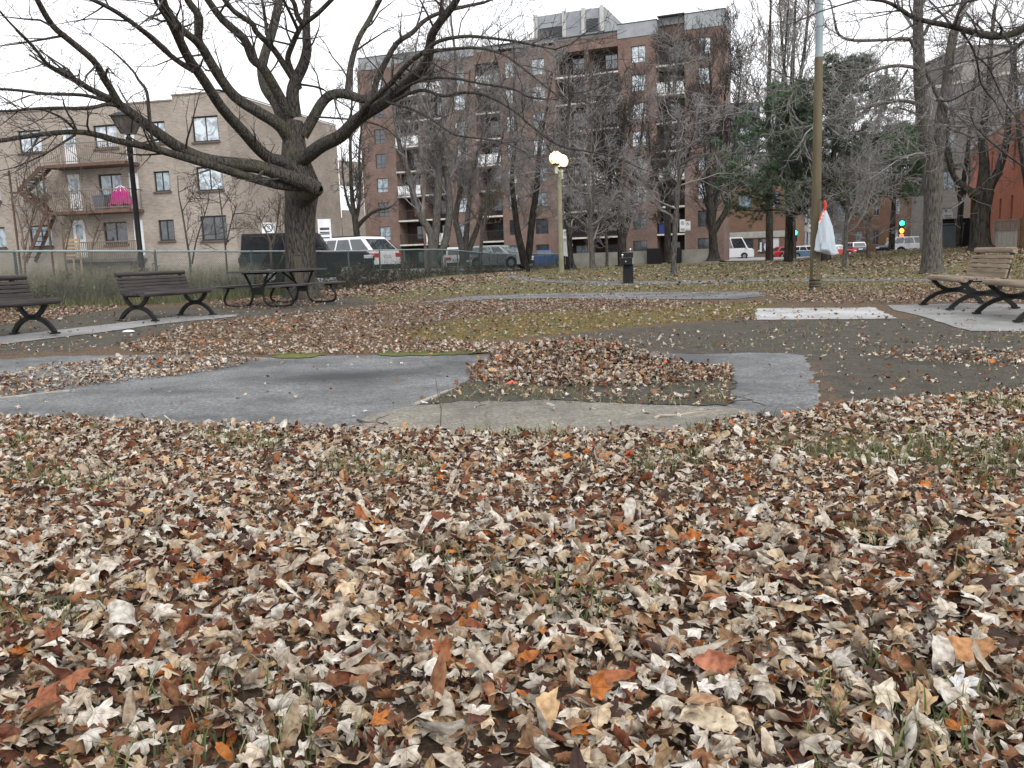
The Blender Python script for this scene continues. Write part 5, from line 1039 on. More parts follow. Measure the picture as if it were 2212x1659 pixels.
MB().bb((-.05, -.12, h1[3]+.15), (Ls+.05, -.003, h1[3]+.95)).build('fascia', mat('grey_fascia', (.42, .41, .37), None, 2, .8), shop)
MB().bb((-.1, -.1, 9.603), (Ls+.1, 9.1, 9.8)).build('coping', PARAD, shop)
for h in (h1, h2, h3): window(shop, 'shop_window', h[0]+.002, h[1]-.002, h[2]+.002, h[3]-.002, .1, FRAMED, GL_D, (), None, None, .05)
for w in uw:
    if w[1] < Ls: window(shop, 'window', w[0]+.002, w[1]-.002, w[2]+.002, w[3]-.002, .1, FRAMED, GL_M, (.5,), None, None, .06)
hc = (h1[2]+h1[3])/2
text_mesh('lettering', 'ue', 2.7, WHITEP, shop, ((h1[0]+h1[1])/2, .07, hc+.1), (PI/2, 0, 0), .004)
g = MB(); cx = (h2[0]+h2[1])/2
for (dx, dz, r) in ((-.45, .35, .42), (.45, .35, .42), (0, -.1, .62), (-.6, -.55, .34), (.6, -.55, .34), (0, -.75, .4)): g.lathe([(r, 0), (r, .006)], (cx+dx, .075+.007*len(g.v)/64, hc+dz), 16, 'y')
g.lathe([(.7, 0), (.7, .006)], (cx, .07, h2[3]-.42), 12, 'y'); g.build('painted_flower', WHITEP, shop)
g = MB(); g.bb((h2[0]+.2, .06, h2[2]+.15), (h2[1]-.2, .066, h2[2]+.6)); g.build('painted_strip', mat('green_paint', (.25, .35, .08), (.10, .13, .05), 9, .7), shop)
# pale office block with ribbon windows
A6 = pxA(1716, 118); B6 = pxA(1772, 150)
L6 = math.hypot(B6[0]-A6[0], B6[1]-A6[1]); hs = []
for z in (1.3, 4.6, 7.9, 11.2): hs += [(.6+k*4.6, .6+k*4.6+3.9, z, z+2.1) for k in range(int(L6/4.6))]
block('office_block', 'pale grey office block with long window bands down the street', A6, B6, -.3, 14.2, 12, mat('pale_concrete', (.44, .43, .39), (.52, .51, .47), 1.5, .9), hs, [GL_M, GL_D], PARA, bars=(.2, .4, .6, .8))
A7 = pxA(1768, 128); B7 = pxA(1830, 120)
block('grey_shop', 'grey two tone building with a pale band behind the plastic bag', A7, B7, -.3, 10.5, 10, mat('grey_render', (.24, .22, .2), (.3, .28, .26), 2, .9), [(1, 4, 4.5, 7), (5, 8, 4.5, 7), (1, 3, .5, 3), (4.5, 7, .5, 3)], [GL_P, GL_M, GL_D], PARA)
A8 = pxA(1834, 116); B8 = pxA(1990, 104)
L8 = math.hypot(B8[0]-A8[0], B8[1]-A8[1])
block('brown_row', 'brown brick row of houses across the street behind the parked white car', A8, B8, -.3, 8.6, 10, BRICK_B, [(u, u+1.3, z, z+1.9) for z in (1.0, 4.8) for u in (1.5, 4.5, 8, 11.5, 15, 18.5) if u+1.5 < L8], [GL_M, GL_D, GL_P], PARA)
# distant low building seen between the block and the pine
A9 = pxA(1562, 150); B9 = pxA(1640, 150)
block('far_house', 'grey house far off in the gap right of the apartment block', A9, B9, -.3, 26, 10, mat('slate_grey', (.14, .15, .17), (.19, .2, .22), 1, .9), [(3, 5, 19, 22), (8, 10, 19, 22), (3, 5, 13, 16), (8, 10, 13, 16)], [GL_P], PARA)
# ------------------------------------------------------------------ chain link fence, hedge and weeds
GALV = mat('galvanised_green', (.05, .075, .07), (.085, .11, .105), 6, .5, spec=.4); GREENW = mat('green_wire', (.09, .125, .12), (.15, .19, .185), 4, .5)
GALVL = mat('galvanised_top', (.22, .28, .285), (.30, .36, .36), 6, .45, spec=.4)
FPTS = []
for (x, Y) in ((-420, 13.6), (36, 17.6), (300, 19.2), (520, 21.6), (660, 24.6), (800, 29.5), (1000, 43), (1090, 56), (1208, 72)):
    q = atY(x, 560, Y); FPTS.append((q.x, Y))
fence = thing('chain_link_fence', 'long green chain link fence between the park and the parking lot', 'fence', (FPTS[1][0], FPTS[1][1], 0))
fo = Vector((FPTS[1][0], FPTS[1][1], 0)); FH = 1.2
path = []
for a, b in zip(FPTS, FPTS[1:]):
    n = max(1, int(math.hypot(b[0]-a[0], b[1]-a[1])/.5))
    path += [(a[0]+(b[0]-a[0])*k/n, a[1]+(b[1]-a[1])*k/n) for k in range(n)]
path.append(FPTS[-1]); cum = [0]
for a, b in zip(path, path[1:]): cum.append(cum[-1]+math.hypot(b[0]-a[0], b[1]-a[1]))
def fpos(s, h):
    i = int(np.clip(np.searchsorted(cum, s)-1, 0, len(path)-2)); f = (s-cum[i])/(cum[i+1]-cum[i])
    x = path[i][0]+(path[i+1][0]-path[i][0])*f; y = path[i][1]+(path[i+1][1]-path[i][1])*f
    return (x-fo.x, y-fo.y, gzf(x, y)+h)
SL = cum[-1]
tubes_obj('top_rail', [([fpos(SL*k/120, FH) for k in range(121)], [.027]*121)], GALVL, fence, lambda r: 6)
s = 1.2
while s < SL:
    MB().tube([fpos(s, -.1), fpos(s, FH+.03)], .03, 8).build('post', GALV, fence); s += 2.9
SNEAR = 9.5; wires_far = []; GREEND = mat('dark_green_wire', (.020, .036, .032), (.038, .055, .05), 4, .6)
wires = []; stp = .062; s = -FH
while s < SL:
    for dr in (1, -1):
        pts = []
        for k in range(5):
            h = .02+(FH-.03)*k/4; ss = s+(h if dr > 0 else FH-h); ss = min(max(ss, 0), SL); q = fpos(ss, h); pts.append((q[0]+.004*dr, q[1], q[2]))
        (wires if s < SNEAR else wires_far).append((pts, [.0040 if s < SNEAR else .0034]*5))
    s += stp
tubes_obj('wire_mesh', wires, GREENW, fence, lambda r: 3, False); tubes_obj('wire_mesh', wires_far, GREEND, fence, lambda r: 3, False)
IVY, _nt, _N, _L, _b = newmat('ivy_leaf'); _a = _N.new('ShaderNodeAttribute'); _a.attribute_name = 'top_colour'; _L.new(_a.outputs['Color'], _b.inputs['Base Color']); _b.inputs['Roughness'].default_value = .8
def hedge(label, s0, s1, hmax, dens, twig_m, cols, seed, wid=.35, leaf=True, side=1):
    rr = random.Random(seed); b = fpos(s0, 0); bw = Vector(b)+fo; t = thing('hedge', label, 'hedge', bw, 0, 'leafless growth along the fence'); tw = []; pp = []
    n = int((s1-s0)*dens)
    for k in range(n):
        s_ = rr.uniform(s0, s1); q = Vector(fpos(s_, 0))-Vector(b); q.x += rr.uniform(-wid, wid)*.6+side*.12; q.y += rr.uniform(-wid, wid)*.6-side*.22; h = hmax*rr.uniform(.35, 1)*(.75+.25*math.sin(s_*1.3))
        acc = []; grow(acc, q, (rr.gauss(0, .45), rr.gauss(0, .45), 1), h, .007, 0, 1, rr, (4,), .02, .25, (25, 70), 5, .0035, (.3, .55)); tw += [(p, r) for l, p, r in acc]
        for l, p, r in acc:
            if l == 0 or rr.random() < .4: pp += [p[i] for i in range(1, len(p))]
    tubes_obj('branches', tw, twig_m, t, lambda r: 3)
    if leaf:
        g = np.random.default_rng(seed); P = np.array(pp); P = np.repeat(P, 4, 0); P = P+g.normal(0, .05, P.shape); P = P[(P[:, 2] < hmax*.8)]; n = len(P)
        a = g.normal(0, 1, (n, 3)); a /= np.linalg.norm(a, axis=1, keepdims=True); c = np.cross(a, g.normal(0, 1, (n, 3))); c /= np.linalg.norm(c, axis=1, keepdims=True); r_ = g.uniform(.012, .034, (n, 1))
        V = np.stack([P-a*r_, P+c*r_*.7, P+a*r_, P-c*r_*.7], 1).reshape(-1, 3); o = from_np('leaves', V, [np.arange(4*n).reshape(-1, 4)], IVY, t)
        col = np.array(cols)[g.integers(0, len(cols), n)]*g.uniform(.6, 1.4, (n, 1)); o.data.color_attributes.new('top_colour', 'FLOAT_COLOR', 'POINT').data.foreach_set('color', np.repeat(np.concatenate([col, np.ones((n, 1))], 1), 4, 0).astype(np.float32).ravel())
    return t
def s_at(x):   # distance along the fence of the point seen at x
    best = min(range(len(path)), key=lambda i: abs(float(proj(path[i][0], path[i][1], gzf(*path[i])+.5)[0])-x)); return cum[best]
IVC = [(.035, .045, .022), (.05, .05, .03), (.06, .045, .03), (.085, .065, .045), (.03, .035, .02)]
hedge('dark tangled ivy and twigs on the fence right of the old maple', s_at(700), s_at(860), 1.12, 17, TWIG_B, IVC, 51)
hedge('low dark ivy along the foot of the fence in front of the parked cars', s_at(860), s_at(1060), .95, 9, TWIG_B, IVC, 52)
hedge('thin twigs on the far end of the fence by the blue truck', s_at(1060), s_at(1195), .7, 4, TWIG_A, IVC, 53)
hedge('dry brown weeds on the fence behind the bench with the missing left end', s_at(-300), s_at(120), 1.15, 24, TWIG_C, [(.16, .13, .08), (.12, .10, .05), (.2, .16, .1), (.10, .11, .05)], 54, .4, True, -2)
hedge('dry grey brown weeds on the fence behind the whole dark bench', s_at(120), s_at(440), 1.2, 24, TWIG_C, [(.16, .13, .08), (.12, .10, .05), (.2, .16, .1), (.10, .11, .05)], 55, .4, True, -2)
hedge('sparse brambles on the fence between the dark bench and the maple', s_at(440), s_at(620), 1.0, 18, TWIG_B, IVC+[(.12, .10, .06)], 56, .3, True, -1.5)
nw = 14000; sw = rng.uniform(0, s_at(560), nw); off_ = rng.uniform(.15, 5.5, nw)
P = np.array([fpos(a, 0) for a in sw])+np.array([[fo.x, fo.y, 0]]); P[:, 1] += off_; P[:, 0] -= off_*.25; P[:, 2] = gz(P[:, 0], P[:, 1])
blades('undergrowth', P, (.3, 1.0), (.003, .007), [(.24, .20, .13), (.17, .15, .08), (.12, .13, .055), (.26, .21, .14)], 'dry weeds behind the fence', .35)
P = np.array([fpos(a, 0) for a in rng.uniform(0, s_at(640), 3500)])+np.array([[fo.x, fo.y, 0]]); P[:, 1] -= np.abs(rng.normal(0, .35, len(P))); P[:, 2] = gz(P[:, 0], P[:, 1])
blades('fence_weeds', P, (.06, .3), (.003, .006), [(.09, .12, .04), (.12, .13, .05), (.17, .15, .08)], 'green weeds at the foot of the fence', .5)
def sapling(label, Y, px, py, stems, seed, m=TWIG_C):
    return stem_tree(label, Y, [[(px, py, 2.2)]+stems[0]]+stems[1:], m, m, seed, [], (4, 2), .8, .08, .004, 'sapling', .9)
for i, (lab, Y, px, py, stems) in enumerate((
    ('forked pale sapling behind the fence at the left edge of the park', 22, 55, 600, [[(52, 540, 2.2), (45, 490, 1.8), (30, 440, 1.2), (20, 400, .7)], [(50, 560, 2), (62, 500, 1.8), (75, 450, 1.2), (88, 410, .7)]]),
    ('pale sapling leaning left behind the whole dark bench', 21.5, 145, 590, [[(138, 540, 2.4), (132, 490, 2), (118, 460, 1.6), (110, 420, .8)], [(140, 555, 2), (150, 500, 1.4), (160, 470, .8)]]),
    ('thin sapling just left of the black lamp post', 22, 195, 590, [[(200, 530, 1.8), (212, 490, 1.5), (222, 460, .8)]]),
    ('tall dark sapling with a few brown leaves right of the black lamp post', 22.5, 412, 600, [[(410, 560, 2.4), (402, 510, 2), (394, 460, 1.8), (386, 420, 1.2), (384, 380, .8)], [(415, 570, 2), (424, 520, 1.6), (440, 470, 1.2), (452, 430, .7)]]),
    ('dark upright sapling in front of the ground floor window of the tan building', 23, 492, 600, [[(488, 550, 2), (484, 500, 1.7), (478, 450, 1.4), (472, 400, .8)], [(488, 530, 1.6), (500, 480, 1.2), (512, 440, .7)]]),
    ('pale forked sapling in front of the boxy dark car', 23.5, 588, 590, [[(585, 545, 2.6), (583, 520, 2.2), (572, 495, 1.6), (560, 470, 1)], [(586, 530, 2), (596, 500, 1.7), (602, 460, 1.2), (606, 420, .7)], [(600, 580, 2), (616, 540, 1.6), (618, 500, 1)]]))):
    sapling(lab, Y, px, py, stems, 60+i, TWIG_B if 'dark' in lab.split('sapling')[0] else TWIG_C)

# ------------------------------------------------------------------ benches and table
IRON = mat('black_cast_iron', (.006, .006, .007), (.013, .013, .013), 9, .6, .15, spec=.25)
WOOD_D = mat('weathered_dark_slats', (.030, .025, .025), (.066, .056, .055), 3, .75, .3, stretch=(.6, 9, 9)); WOOD_B = mat('brown_timber_slats', (.17, .125, .085), (.285, .23, .172), 3, .7, .3, stretch=(.6, 9, 9))
WOOD_E = mat('timber_end_grain', (.13, .08, .048), (.21, .13, .08), 12, .85)
def bench(label, loc, rz, wood, group, L0=1.8, fx=.66, deep=1.0, top=.80):
    t = thing('park_bench', label, 'bench', loc, rz, group)
    def slat(mb, y, z, w, h, ang=0, round_=False):
        n = 10 if round_ else 4
        if round_:
            pr = [(w/2*math.cos(a)*(1 if True else 1), h/2*math.sin(a)) for a in [2*PI*k/n for k in range(n)]]
        else: pr = [(-w/2, -h/2), (w/2, -h/2), (w/2, h/2), (-w/2, h/2)]
        c, s = math.cos(ang), math.sin(ang); mb.prism([(y+p*c-q*s, z+p*s+q*c) for p, q in pr], 'x', -L0/2, L0/2)
    s = MB(); D = deep
    slat(s, -.27*D, .435, .12, .085, 0, True)
    for k in range(4): slat(s, (-.17+.095*k)*D, .452-.006*k, .085*D, .036)
    s.build('seat', wood, t, True, .004, 1)
    b = MB(); A = R(74); bh = top-.50; bl = .10*bh/.33
    slat(b, .225*D, .475, .075, .036, A)
    for k in range(4): f_ = (k+.75)/5.6; slat(b, .225*D+bl*f_, .49+bh*f_, bh*.15, .032, A)
    slat(b, .225*D+bl*.94, .49+bh*.925, bh*.24, .075, A, True)
    b.build('backrest', wood, t, True, .004, 1)
    for sx in (-fx, fx):
        f = MB(); W_ = .045
        up = [(-.27, .40), (-.245, .37), (-.18, .30), (-.10, .25), (0, .235), (.10, .25), (.18, .30), (.23, .36), (.25, .41)]
        lo = [(-.40, .015), (-.37, .055), (-.30, .125), (-.20, .185), (-.10, .215), (0, .222), (.10, .215), (.20, .185), (.30, .125), (.37, .055), (.40, .015)]
        bk = [(.24, .40), (.262, .47), (.285, .56), (.305, top-.18), (.335, top-.03)]
        for pl, w in ((up, .028), (lo, .030), (bk, .022)):
            L_, R_ = [], []
            for i, p in enumerate(pl):
                a, c = pl[max(i-1, 0)], pl[min(i+1, len(pl)-1)]; dx, dy = c[0]-a[0], c[1]-a[1]; l = math.hypot(dx, dy); nx_, ny_ = -dy/l*w, dx/l*w
                L_.append((p[0]*D+nx_, p[1]+ny_)); R_.append((p[0]*D-nx_, p[1]-ny_))
            for i in range(len(pl)-1): f.prism([L_[i], L_[i+1], R_[i+1], R_[i]], 'x', sx-W_/2, sx+W_/2)
        f.bb((sx-.024, -.28*D, .395), (sx+.024, .25*D, .412))
        for q in (-.40, .40): f.bb((sx-.05, q*D-.045, .0), (sx+.05, q*D+.045, .022))
        bm_ = f.build('leg_frame', IRON, t)
    return t
def bench_at(label, far, near, wood, group, face, deep=1.0, yfar=None, L0=1.8, top=.80):
    """far and near: ground points under the two leg frames"""
    F_, N_ = Vector(far), Vector(near); c = (F_+N_)/2; d = (F_-N_); fx = math.hypot(d.x, d.y)/2; rz = math.atan2(d.y, d.x)
    fr = Vector((math.sin(rz), -math.cos(rz)))      # where the sitter looks (local -y)
    if (fr.x > 0) != (face > 0): rz += PI
    return bench(label, (c.x, c.y, gzf(c.x, c.y)+.016), rz, wood, group, L0, fx, deep, top)
def GY_(px, Y): p = atY(px, 640, Y); return (p.x, Y, 0)
bench_at('whole dark slatted bench facing right on the left concrete path', GY_(421, 15.0), GY_(293, 13.75), WOOD_D, 'dark benches on the left', 1, .92, L0=1.55)
bench_at('dark slatted bench cut off by the left edge of the frame', GY_(65, 11.35), GY_(-105, 10.3), WOOD_D, 'dark benches on the left', 1, .92, L0=1.55)
bench_at('brown timber bench farther along the concrete pad, its whole backrest in view', GY_(2057, 13.3), GY_(2124, 12.15), WOOD_B, 'brown benches on the right', -1, 1.12, L0=1.35, top=.88)
bench_at('brown timber bench nearest on the pad, cut off by the right edge', GY_(2188, 11.35), GY_(2290, 10.0), WOOD_B, 'brown benches on the right', -1, 1.12, L0=1.6, top=.88)

WOOD_T = mat('dark_stained_planks', (.035, .031, .032), (.08, .074, .077), 3, .6, .25, stretch=(.6, 9, 9), spec=.4)
c0, c1 = Vector(GY_(548, 17.5)), Vector(GY_(662, 19.2)); cc = (c0+c1)/2; rz = math.atan2(c1.y-c0.y, c1.x-c0.x)
t = thing('picnic_table', 'dark wooden picnic table on bent tube legs in front of the old maple', 'picnic table', (cc.x, cc.y, gzf(cc.x, cc.y)), rz)
m = MB()
for k in range(5): m.bb((-1.27, -.37+.149*k, .735), (1.27, -.37+.149*k+.142, .775))
m.build('tabletop', WOOD_T, t, bevel=.004)
for sy in (-1, 1):
    m = MB()
    for k in range(2): m.bb((-1.27, sy*.74-.13+.132*k, .43), (1.27, sy*.74-.13+.132*k+.126, .468))
    m.build('seat', WOOD_T, t, bevel=.004)
for sx in (-.78, .78):
    m = MB()
    for sy in (-1, 1):
        m.tube(catmull([(sx, sy*.30, .70), (sx, sy*.20, .52), (sx, sy*.13, .33), (sx, sy*.16, .16), (sx, sy*.26, .045), (sx, sy*.42, .026), (sx, sy*.66, .026), (sx, sy*.84, .06), (sx, sy*.89, .18), (sx, sy*.82, .31), (sx, sy*.76, .40)], 3), .026, 8)
        m.bb((sx-.03, sy*.62 if sy > 0 else -.88, .405), (sx+.03, .88 if sy > 0 else -.62, .427))
    m.bb((sx-.03, -.36, .70), (sx+.03, .36, .732)); m.bb((sx-.012, -.13, .27), (sx+.012, .13, .42))
    m.build('leg_frame', IRON, t, True)
    MB().tube([(sx*.97, 0, .36), (sx*.14, 0, .72)], .02, 6).build('brace', IRON, t, True)
# wooden post and tray beside the trunk
q0 = atY(643, 551, 20.5); hq = q0.z-gzf(q0.x, 20.5)
t = thing('wooden_post', 'short grey wooden post beside the maple trunk behind the table', 'post', (q0.x, 20.5, gzf(q0.x, 20.5))); MB().bb((-.09, -.07, -.05), (.09, .07, hq)).build('post', mat('weathered_post', (.055, .045, .036), (.095, .08, .065), 5, .9, stretch=(6, 6, .6)), t, bevel=.01); MB().bb((-.105, -.085, hq+.002), (.105, .085, hq+.025)).build('cap', mat('post_cap', (.09, .075, .06), None, 5, .9), t)

# ------------------------------------------------------------------ lamps, pole, bag, fountain
p = onG(303, 23); t = thing('lamp_post', 'black lamp post with a square lantern behind the chain link fence', 'lamp post', p)
hz = atY(272, 290, 23).z-p.z
MB().lathe([(.085, 0), (.085, 1.1), (.075, 1.12), (.07, 2.0), (.062, hz-.55), (.075, hz-.53), (.078, hz-.08), (.05, hz-.06), (.05, hz)], (0, 0, 0), 14).build('post', BLACKM, t, True)
ln = MB(); ln.add([(sx*.13, sy*.13, hz) for sx in (-1, 1) for sy in (-1, 1)]+[(sx*.29, sy*.29, hz+.42) for sx in (-1, 1) for sy in (-1, 1)], [(0, 1, 3, 2), (4, 5, 7, 6), (0, 1, 5, 4), (2, 3, 7, 6), (0, 2, 6, 4), (1, 3, 7, 5)])
LAN = glass('lantern_glass', (.13, .12, .11), .3); ln.build('lantern', LAN, t)
f = MB()
for sx in (-1, 1):
    for sy in (-1, 1): f.tube([(sx*.132, sy*.132, hz), (sx*.294, sy*.294, hz+.43)], .016, 5)
f.build('lantern_frame', BLACKM, t)
MB().add([(sx*.33, sy*.33, hz+.423) for sx in (-1, 1) for sy in (-1, 1)]+[(sx*.33, sy*.33, hz+.45) for sx in (-1, 1) for sy in (-1, 1)]+[(sx*.14, sy*.14, hz+.56) for sx in (-1, 1) for sy in (-1, 1)], [(0, 1, 3, 2), (0, 1, 5, 4), (2, 3, 7, 6), (0, 2, 6, 4), (1, 3, 7, 5), (4, 5, 9, 8), (6, 7, 11, 10), (4, 6, 10, 8), (5, 7, 11, 9), (8, 9, 11, 10)]).build('roof', BLACKM, t)
YG = 36; p = onG(1213, YG, 580); t = thing('globe_lamp', 'tall pale olive lamp post carrying two lit globes', 'street lamp', p); POLE_G = mat('pale_olive_paint', (.20, .19, .12), (.27, .255, .17), 3, .6); ARMW = mat('pale_bracket_paint', (.46, .46, .37), (.55, .55, .45), 3, .6)
g1, g2 = atY(1200.5, 342, YG), atY(1213.5, 347, YG); zt = atY(1207, 371, YG).z-p.z; xo = atY(1208, 371, YG).x-p.x
MB().tube([(0, 0, -.1), (xo*.5, 0, zt*.5), (xo, 0, zt)], [.12, .095, .085], 10).build('post', POLE_G, t, True)
GLO = emit('lit_globe', (1, .78, .46), 1.15)
for k, g in enumerate((g1, g2)):
    dy = -.12 if k == 0 else .2
    c = (g.x-p.x, dy, g.z-p.z); R_ = .285
    o = MB().lathe([(R_*math.sin(a), -R_*math.cos(a)) for a in np.linspace(.62, PI-.02, 14)], c, 20).build('globe', GLO, t, True)
    MB().lathe([(R_*.57, -R_*.83), (R_*.45, -R_*1.0), (.14, -R_*1.08)], c, 16).build('collar', mat('brown_collar', (.09, .035, .015), None, 4, .5), o, True)
    MB().tube([(c[0], dy, c[2]-R_*1.08), (c[0], dy, zt-.28 if k else zt-.1)], .065, 8).build('neck', ARMW, o, True)
MB().tube([(g1.x-p.x, -.12, zt+.12), (g2.x-p.x, .2, zt-.12)], .06, 8).build('cross_arm', ARMW, t, True)

p = gnd(1760, 626); YP = p.y; tp = atY(1771, 0, YP); t = thing('metal_pole', 'thick metal pole painted brown below and bare grey above', 'pole', p)
dx = tp.x-p.x; hp = tp.z-p.z; POLB = mat('brown_pole_paint', (.082, .066, .038), (.125, .10, .056), 2.2, .55, .1, stretch=(3, 3, .6), detail=9); POLS = mat('bare_grey_steel', (.20, .25, .28), (.27, .32, .35), 3, .5, spec=.5); POLD = mat('scuffed_pole_paint', (.075, .065, .045), (.13, .11, .075), 4, .7)
zs = atY(1765, 124, YP).z-p.z; zb = atY(1760, 604, YP).z-p.z
lerp = lambda z: (dx*z/hp, 0, z)
MB().tube([lerp(-.05), lerp(zb)], .126, 20).build('pole_foot', POLD, t, True); MB().tube([lerp(zb+.002), lerp(zs*.5), lerp(zs)], [.121, .103, .088], 20).build('painted_shaft', POLB, t, True); MB().tube([lerp(zs+.002), lerp(hp), lerp(hp+3)], [.083, .078, .07], 20).build('steel_shaft', POLS, t, True)
for z in (atY(1760, 605, YP).z-p.z, atY(1760, 613, YP).z-p.z, atY(1760, 619, YP).z-p.z):
    MB().lathe([(.128, -.011), (.135, -.006), (.135, .006), (.128, .011)], lerp(z), 20).build('strap', BLACKM, t, True)
GRAF = mat('white_scratch', (.36, .34, .28), (.2, .18, .12), 30, .8)
zg = atY(1757, 572, YP).z-p.z
for i, ch in enumerate('KOTAX'[::-1] if False else 'ATOXK'):
    gx_ = lerp(zg-.05+i*.105); text_mesh('graffiti', ch, .115, GRAF, t, (gx_[0]-.045, -.1215, gx_[2]-.25), (PI/2, R(-80), 0), .002)
b0, tk = atY(1789, 545, YP-.25), atY(1781, 452, YP-.25)
BAGM = newmat('thin_white_plastic'); bagm = BAGM[0]; _b = BAGM[4]; _b.inputs['Base Color'].default_value = (.58, .65, .73, 1); _b.inputs['Roughness'].default_value = .32; _b.inputs['Transmission Weight'].default_value = .35
RED = mat('red_plastic', (.62, .05, .04), (.5, .03, .03), 5, .5)
t = thing('plastic_bag', 'white translucent plastic bag hanging by a red tie from the pole', 'bag', (tk.x, YP-.25, tk.z)); h = tk.z-b0.z; bg_ = MB(); n = 22; rows = []
for i, (f, wdt) in enumerate(((0, .02), (.07, .06), (.2, .105), (.4, .145), (.6, .175), (.74, .195), (.88, .215), (.97, .225), (1.0, .19))):
    for j in range(n):
        a = 2*PI*j/n; w = wdt*(1+.17*math.sin(4*a+f*2.5)*min(1, f*2)+.09*math.sin(7*a-f*9)+.07*math.sin(11*a+f*17)); rows.append((w*math.cos(a)+.06*f, .55*w*math.sin(a), -h*f+.035*math.sin(3*a+f*7)*(f > .5)-.05*math.cos(a)*(f > .9)))
bg_.add(rows, [(i*n+j, i*n+(j+1) % n, (i+1)*n+(j+1) % n, (i+1)*n+j) for i in range(8) for j in range(n)]+[tuple(range(8*n, 9*n))]); bg_.build('body', bagm, t, True, angle=28)
MB().tube([(0, 0, -.03), (.02, -.01, .10), (-.01, 0, .20)], [.03, .035, .02], 7).build('knot', RED, t, True)
MB().prism([(.0, -.06), (-.125, -.32), (-.155, -.31), (-.115, -.16), (-.045, -.02)], 'y', -.075, -.055).build('red_flap', mat('red_print', (.65, .12, .10), (.7, .55, .53), 18, .5, pos=(.45, .55)), t)
MB().tube([(-.01, 0, .19), (-.05, .1, .23), (dx*(tk.z-p.z)/hp+p.x-tk.x+.10, .18, .22)], .012, 5).build('cord', BLACKM, t)

p = gnd(1357, 612); YF = p.y; t = thing('drinking_fountain', 'black box shaped drinking fountain with two silver spouts', 'drinking fountain', p, -.05); hf = atY(1355, 546, YF).z-p.z
CHROME = mat('chrome', (.6, .6, .62), None, 3, .15, metal=1)
MB().bb((-.15, -.16, 0), (.15, .16, hf)).build('pedestal', BLACKM, t, bevel=.008); MB().bb((-.165, -.175, hf+.002), (.165, .175, hf+.022)).build('top_basin', mat('steel_edge', (.10, .10, .105), None, 4, .35, spec=.6), t, bevel=.005)
MB().bb((-.24, -.36, hf-.36), (.10, -.163, hf-.16)).build('low_basin', BLACKM, t, bevel=.008); MB().bb((.10, -.37, hf-.35), (.13, -.18, hf-.155)).build('grab_bar', mat('steel_plate', (.32, .33, .34), None, 4, .35, metal=.6), t)
MB().bb((-.255, -.37, hf-.157), (.10, -.163, hf-.145)).build('low_basin_rim', mat('steel_rim', (.10, .10, .105), None, 4, .35), t)
for c in ((.08, 0, hf+.023), (-.19, -.26, hf-.144)): MB().lathe([(.012, 0), (.012, .04), (.03, .05), (.038, .075), (.028, .10), (.005, .11)], c, 12).build('spout', CHROME, t, True)
MB().lathe([(.022, -.362), (.022, -.366)], (-.10, 0, hf-.26), 12, 'y').build('button', CHROME, t)
MB().bb((-.23, -.24, -.02), (.23, .24, .006)).build('base_plate', IRON, t)

# boards edging the bed, sticks, scraps
BOARD = mat('weathered_board', (.36, .34, .30), (.19, .175, .15), 7, .9, .2, stretch=(1, 8, 8))
def stick(name, label, cat, a, b, w, h, m, wob=0, lift=.0, seed=1):
    A_, B_ = gnd(*a), gnd(*b); c = (A_+B_)/2; rr = random.Random(seed); t = thing(name, label, cat, c)
    if wob:
        n = 7; pts = []
        for k in range(n): q = A_.lerp(B_, k/(n-1))-c; pts.append((q.x+rr.gauss(0, wob), q.y+rr.gauss(0, wob), q.z+w+lift+abs(rr.gauss(0, wob*.6))))
        MB().tube(pts, [w*(1-.5*k/n) for k in range(n)], 6).build('stem', m, t, True)
        MB().tube([pts[3], (pts[3][0]+rr.gauss(0, .05), pts[3][1]+.07, pts[3][2]+.01), (pts[3][0]+rr.gauss(.05, .05), pts[3][1]+.15, pts[3][2]+.02)], [w*.5, w*.4, w*.25], 5).build('side_twig', m, t, True)
        return t
    d = B_-A_; bx = MB().box((0, 0, h/2-.03), (d.length, w, h+.06)); bpy.data.objects.remove(t); o = bx.build(name, m, bevel=.006); o.location = c; o.rotation_euler = (0, -math.asin(max(-1, min(1, d.z/d.length))), math.atan2(d.y, d.x)); return tag(o, label, cat)
stick('edging_board', 'pale weathered board lying diagonally at the left tip of the dirt bed', 'board', (893, 876), (985, 839), .04, .012, BOARD)
stick('edging_board', 'cream board along the back right edge of the dirt bed', 'board', (1482, 794), (1580, 797), .05, .035, mat('cream_board', (.46, .42, .33), (.27, .24, .18), 7, .9))
stick('edging_board', 'pale board between the leaf strip and the asphalt at the left edge', 'board', (-40, 868), (150, 847), .05, .02, BOARD)
TWG = mat('dry_twig', (.12, .09, .07), (.06, .045, .035), 6, .9)
stick('fallen_stick', 'pale peeled stick on the sandy path at the right', 'stick', (1402, 908), (1540, 893), .010, 0, mat('peeled_stick', (.36, .31, .25), (.2, .16, .12), 8, .9), .012, seed=2)
stick('fallen_stick', 'dark twig at the near edge of the asphalt left of the sandy path', 'stick', (770, 915), (850, 920), .008, 0, TWG, .02, seed=3)
stick('fallen_stick', 'thin dark twig lying across the sandy path', 'stick', (990, 890), (1050, 877), .005, 0, TWG, .008, seed=4)
stick('fallen_stick', 'thin curved twig at the foot of the bed near the asphalt leg', 'stick', (1575, 872), (1650, 880), .005, 0, TWG, .03, seed=6)
q = gnd(951, 928); t = thing('weed_stalk', 'single upright dry stalk at the near edge of the sandy path', 'plant', q)
MB().tube([(0, 0, 0), (.01, .01, .12), (-.006, .012, .22), (-.015, .02, .31)], [.004, .003, .0025, .0015], 5).build('stem', TWG, t); MB().tube([(.01, .01, .12), (.03, .0, .17)], [.002, .001], 4).build('side_shoot', TWG, t)
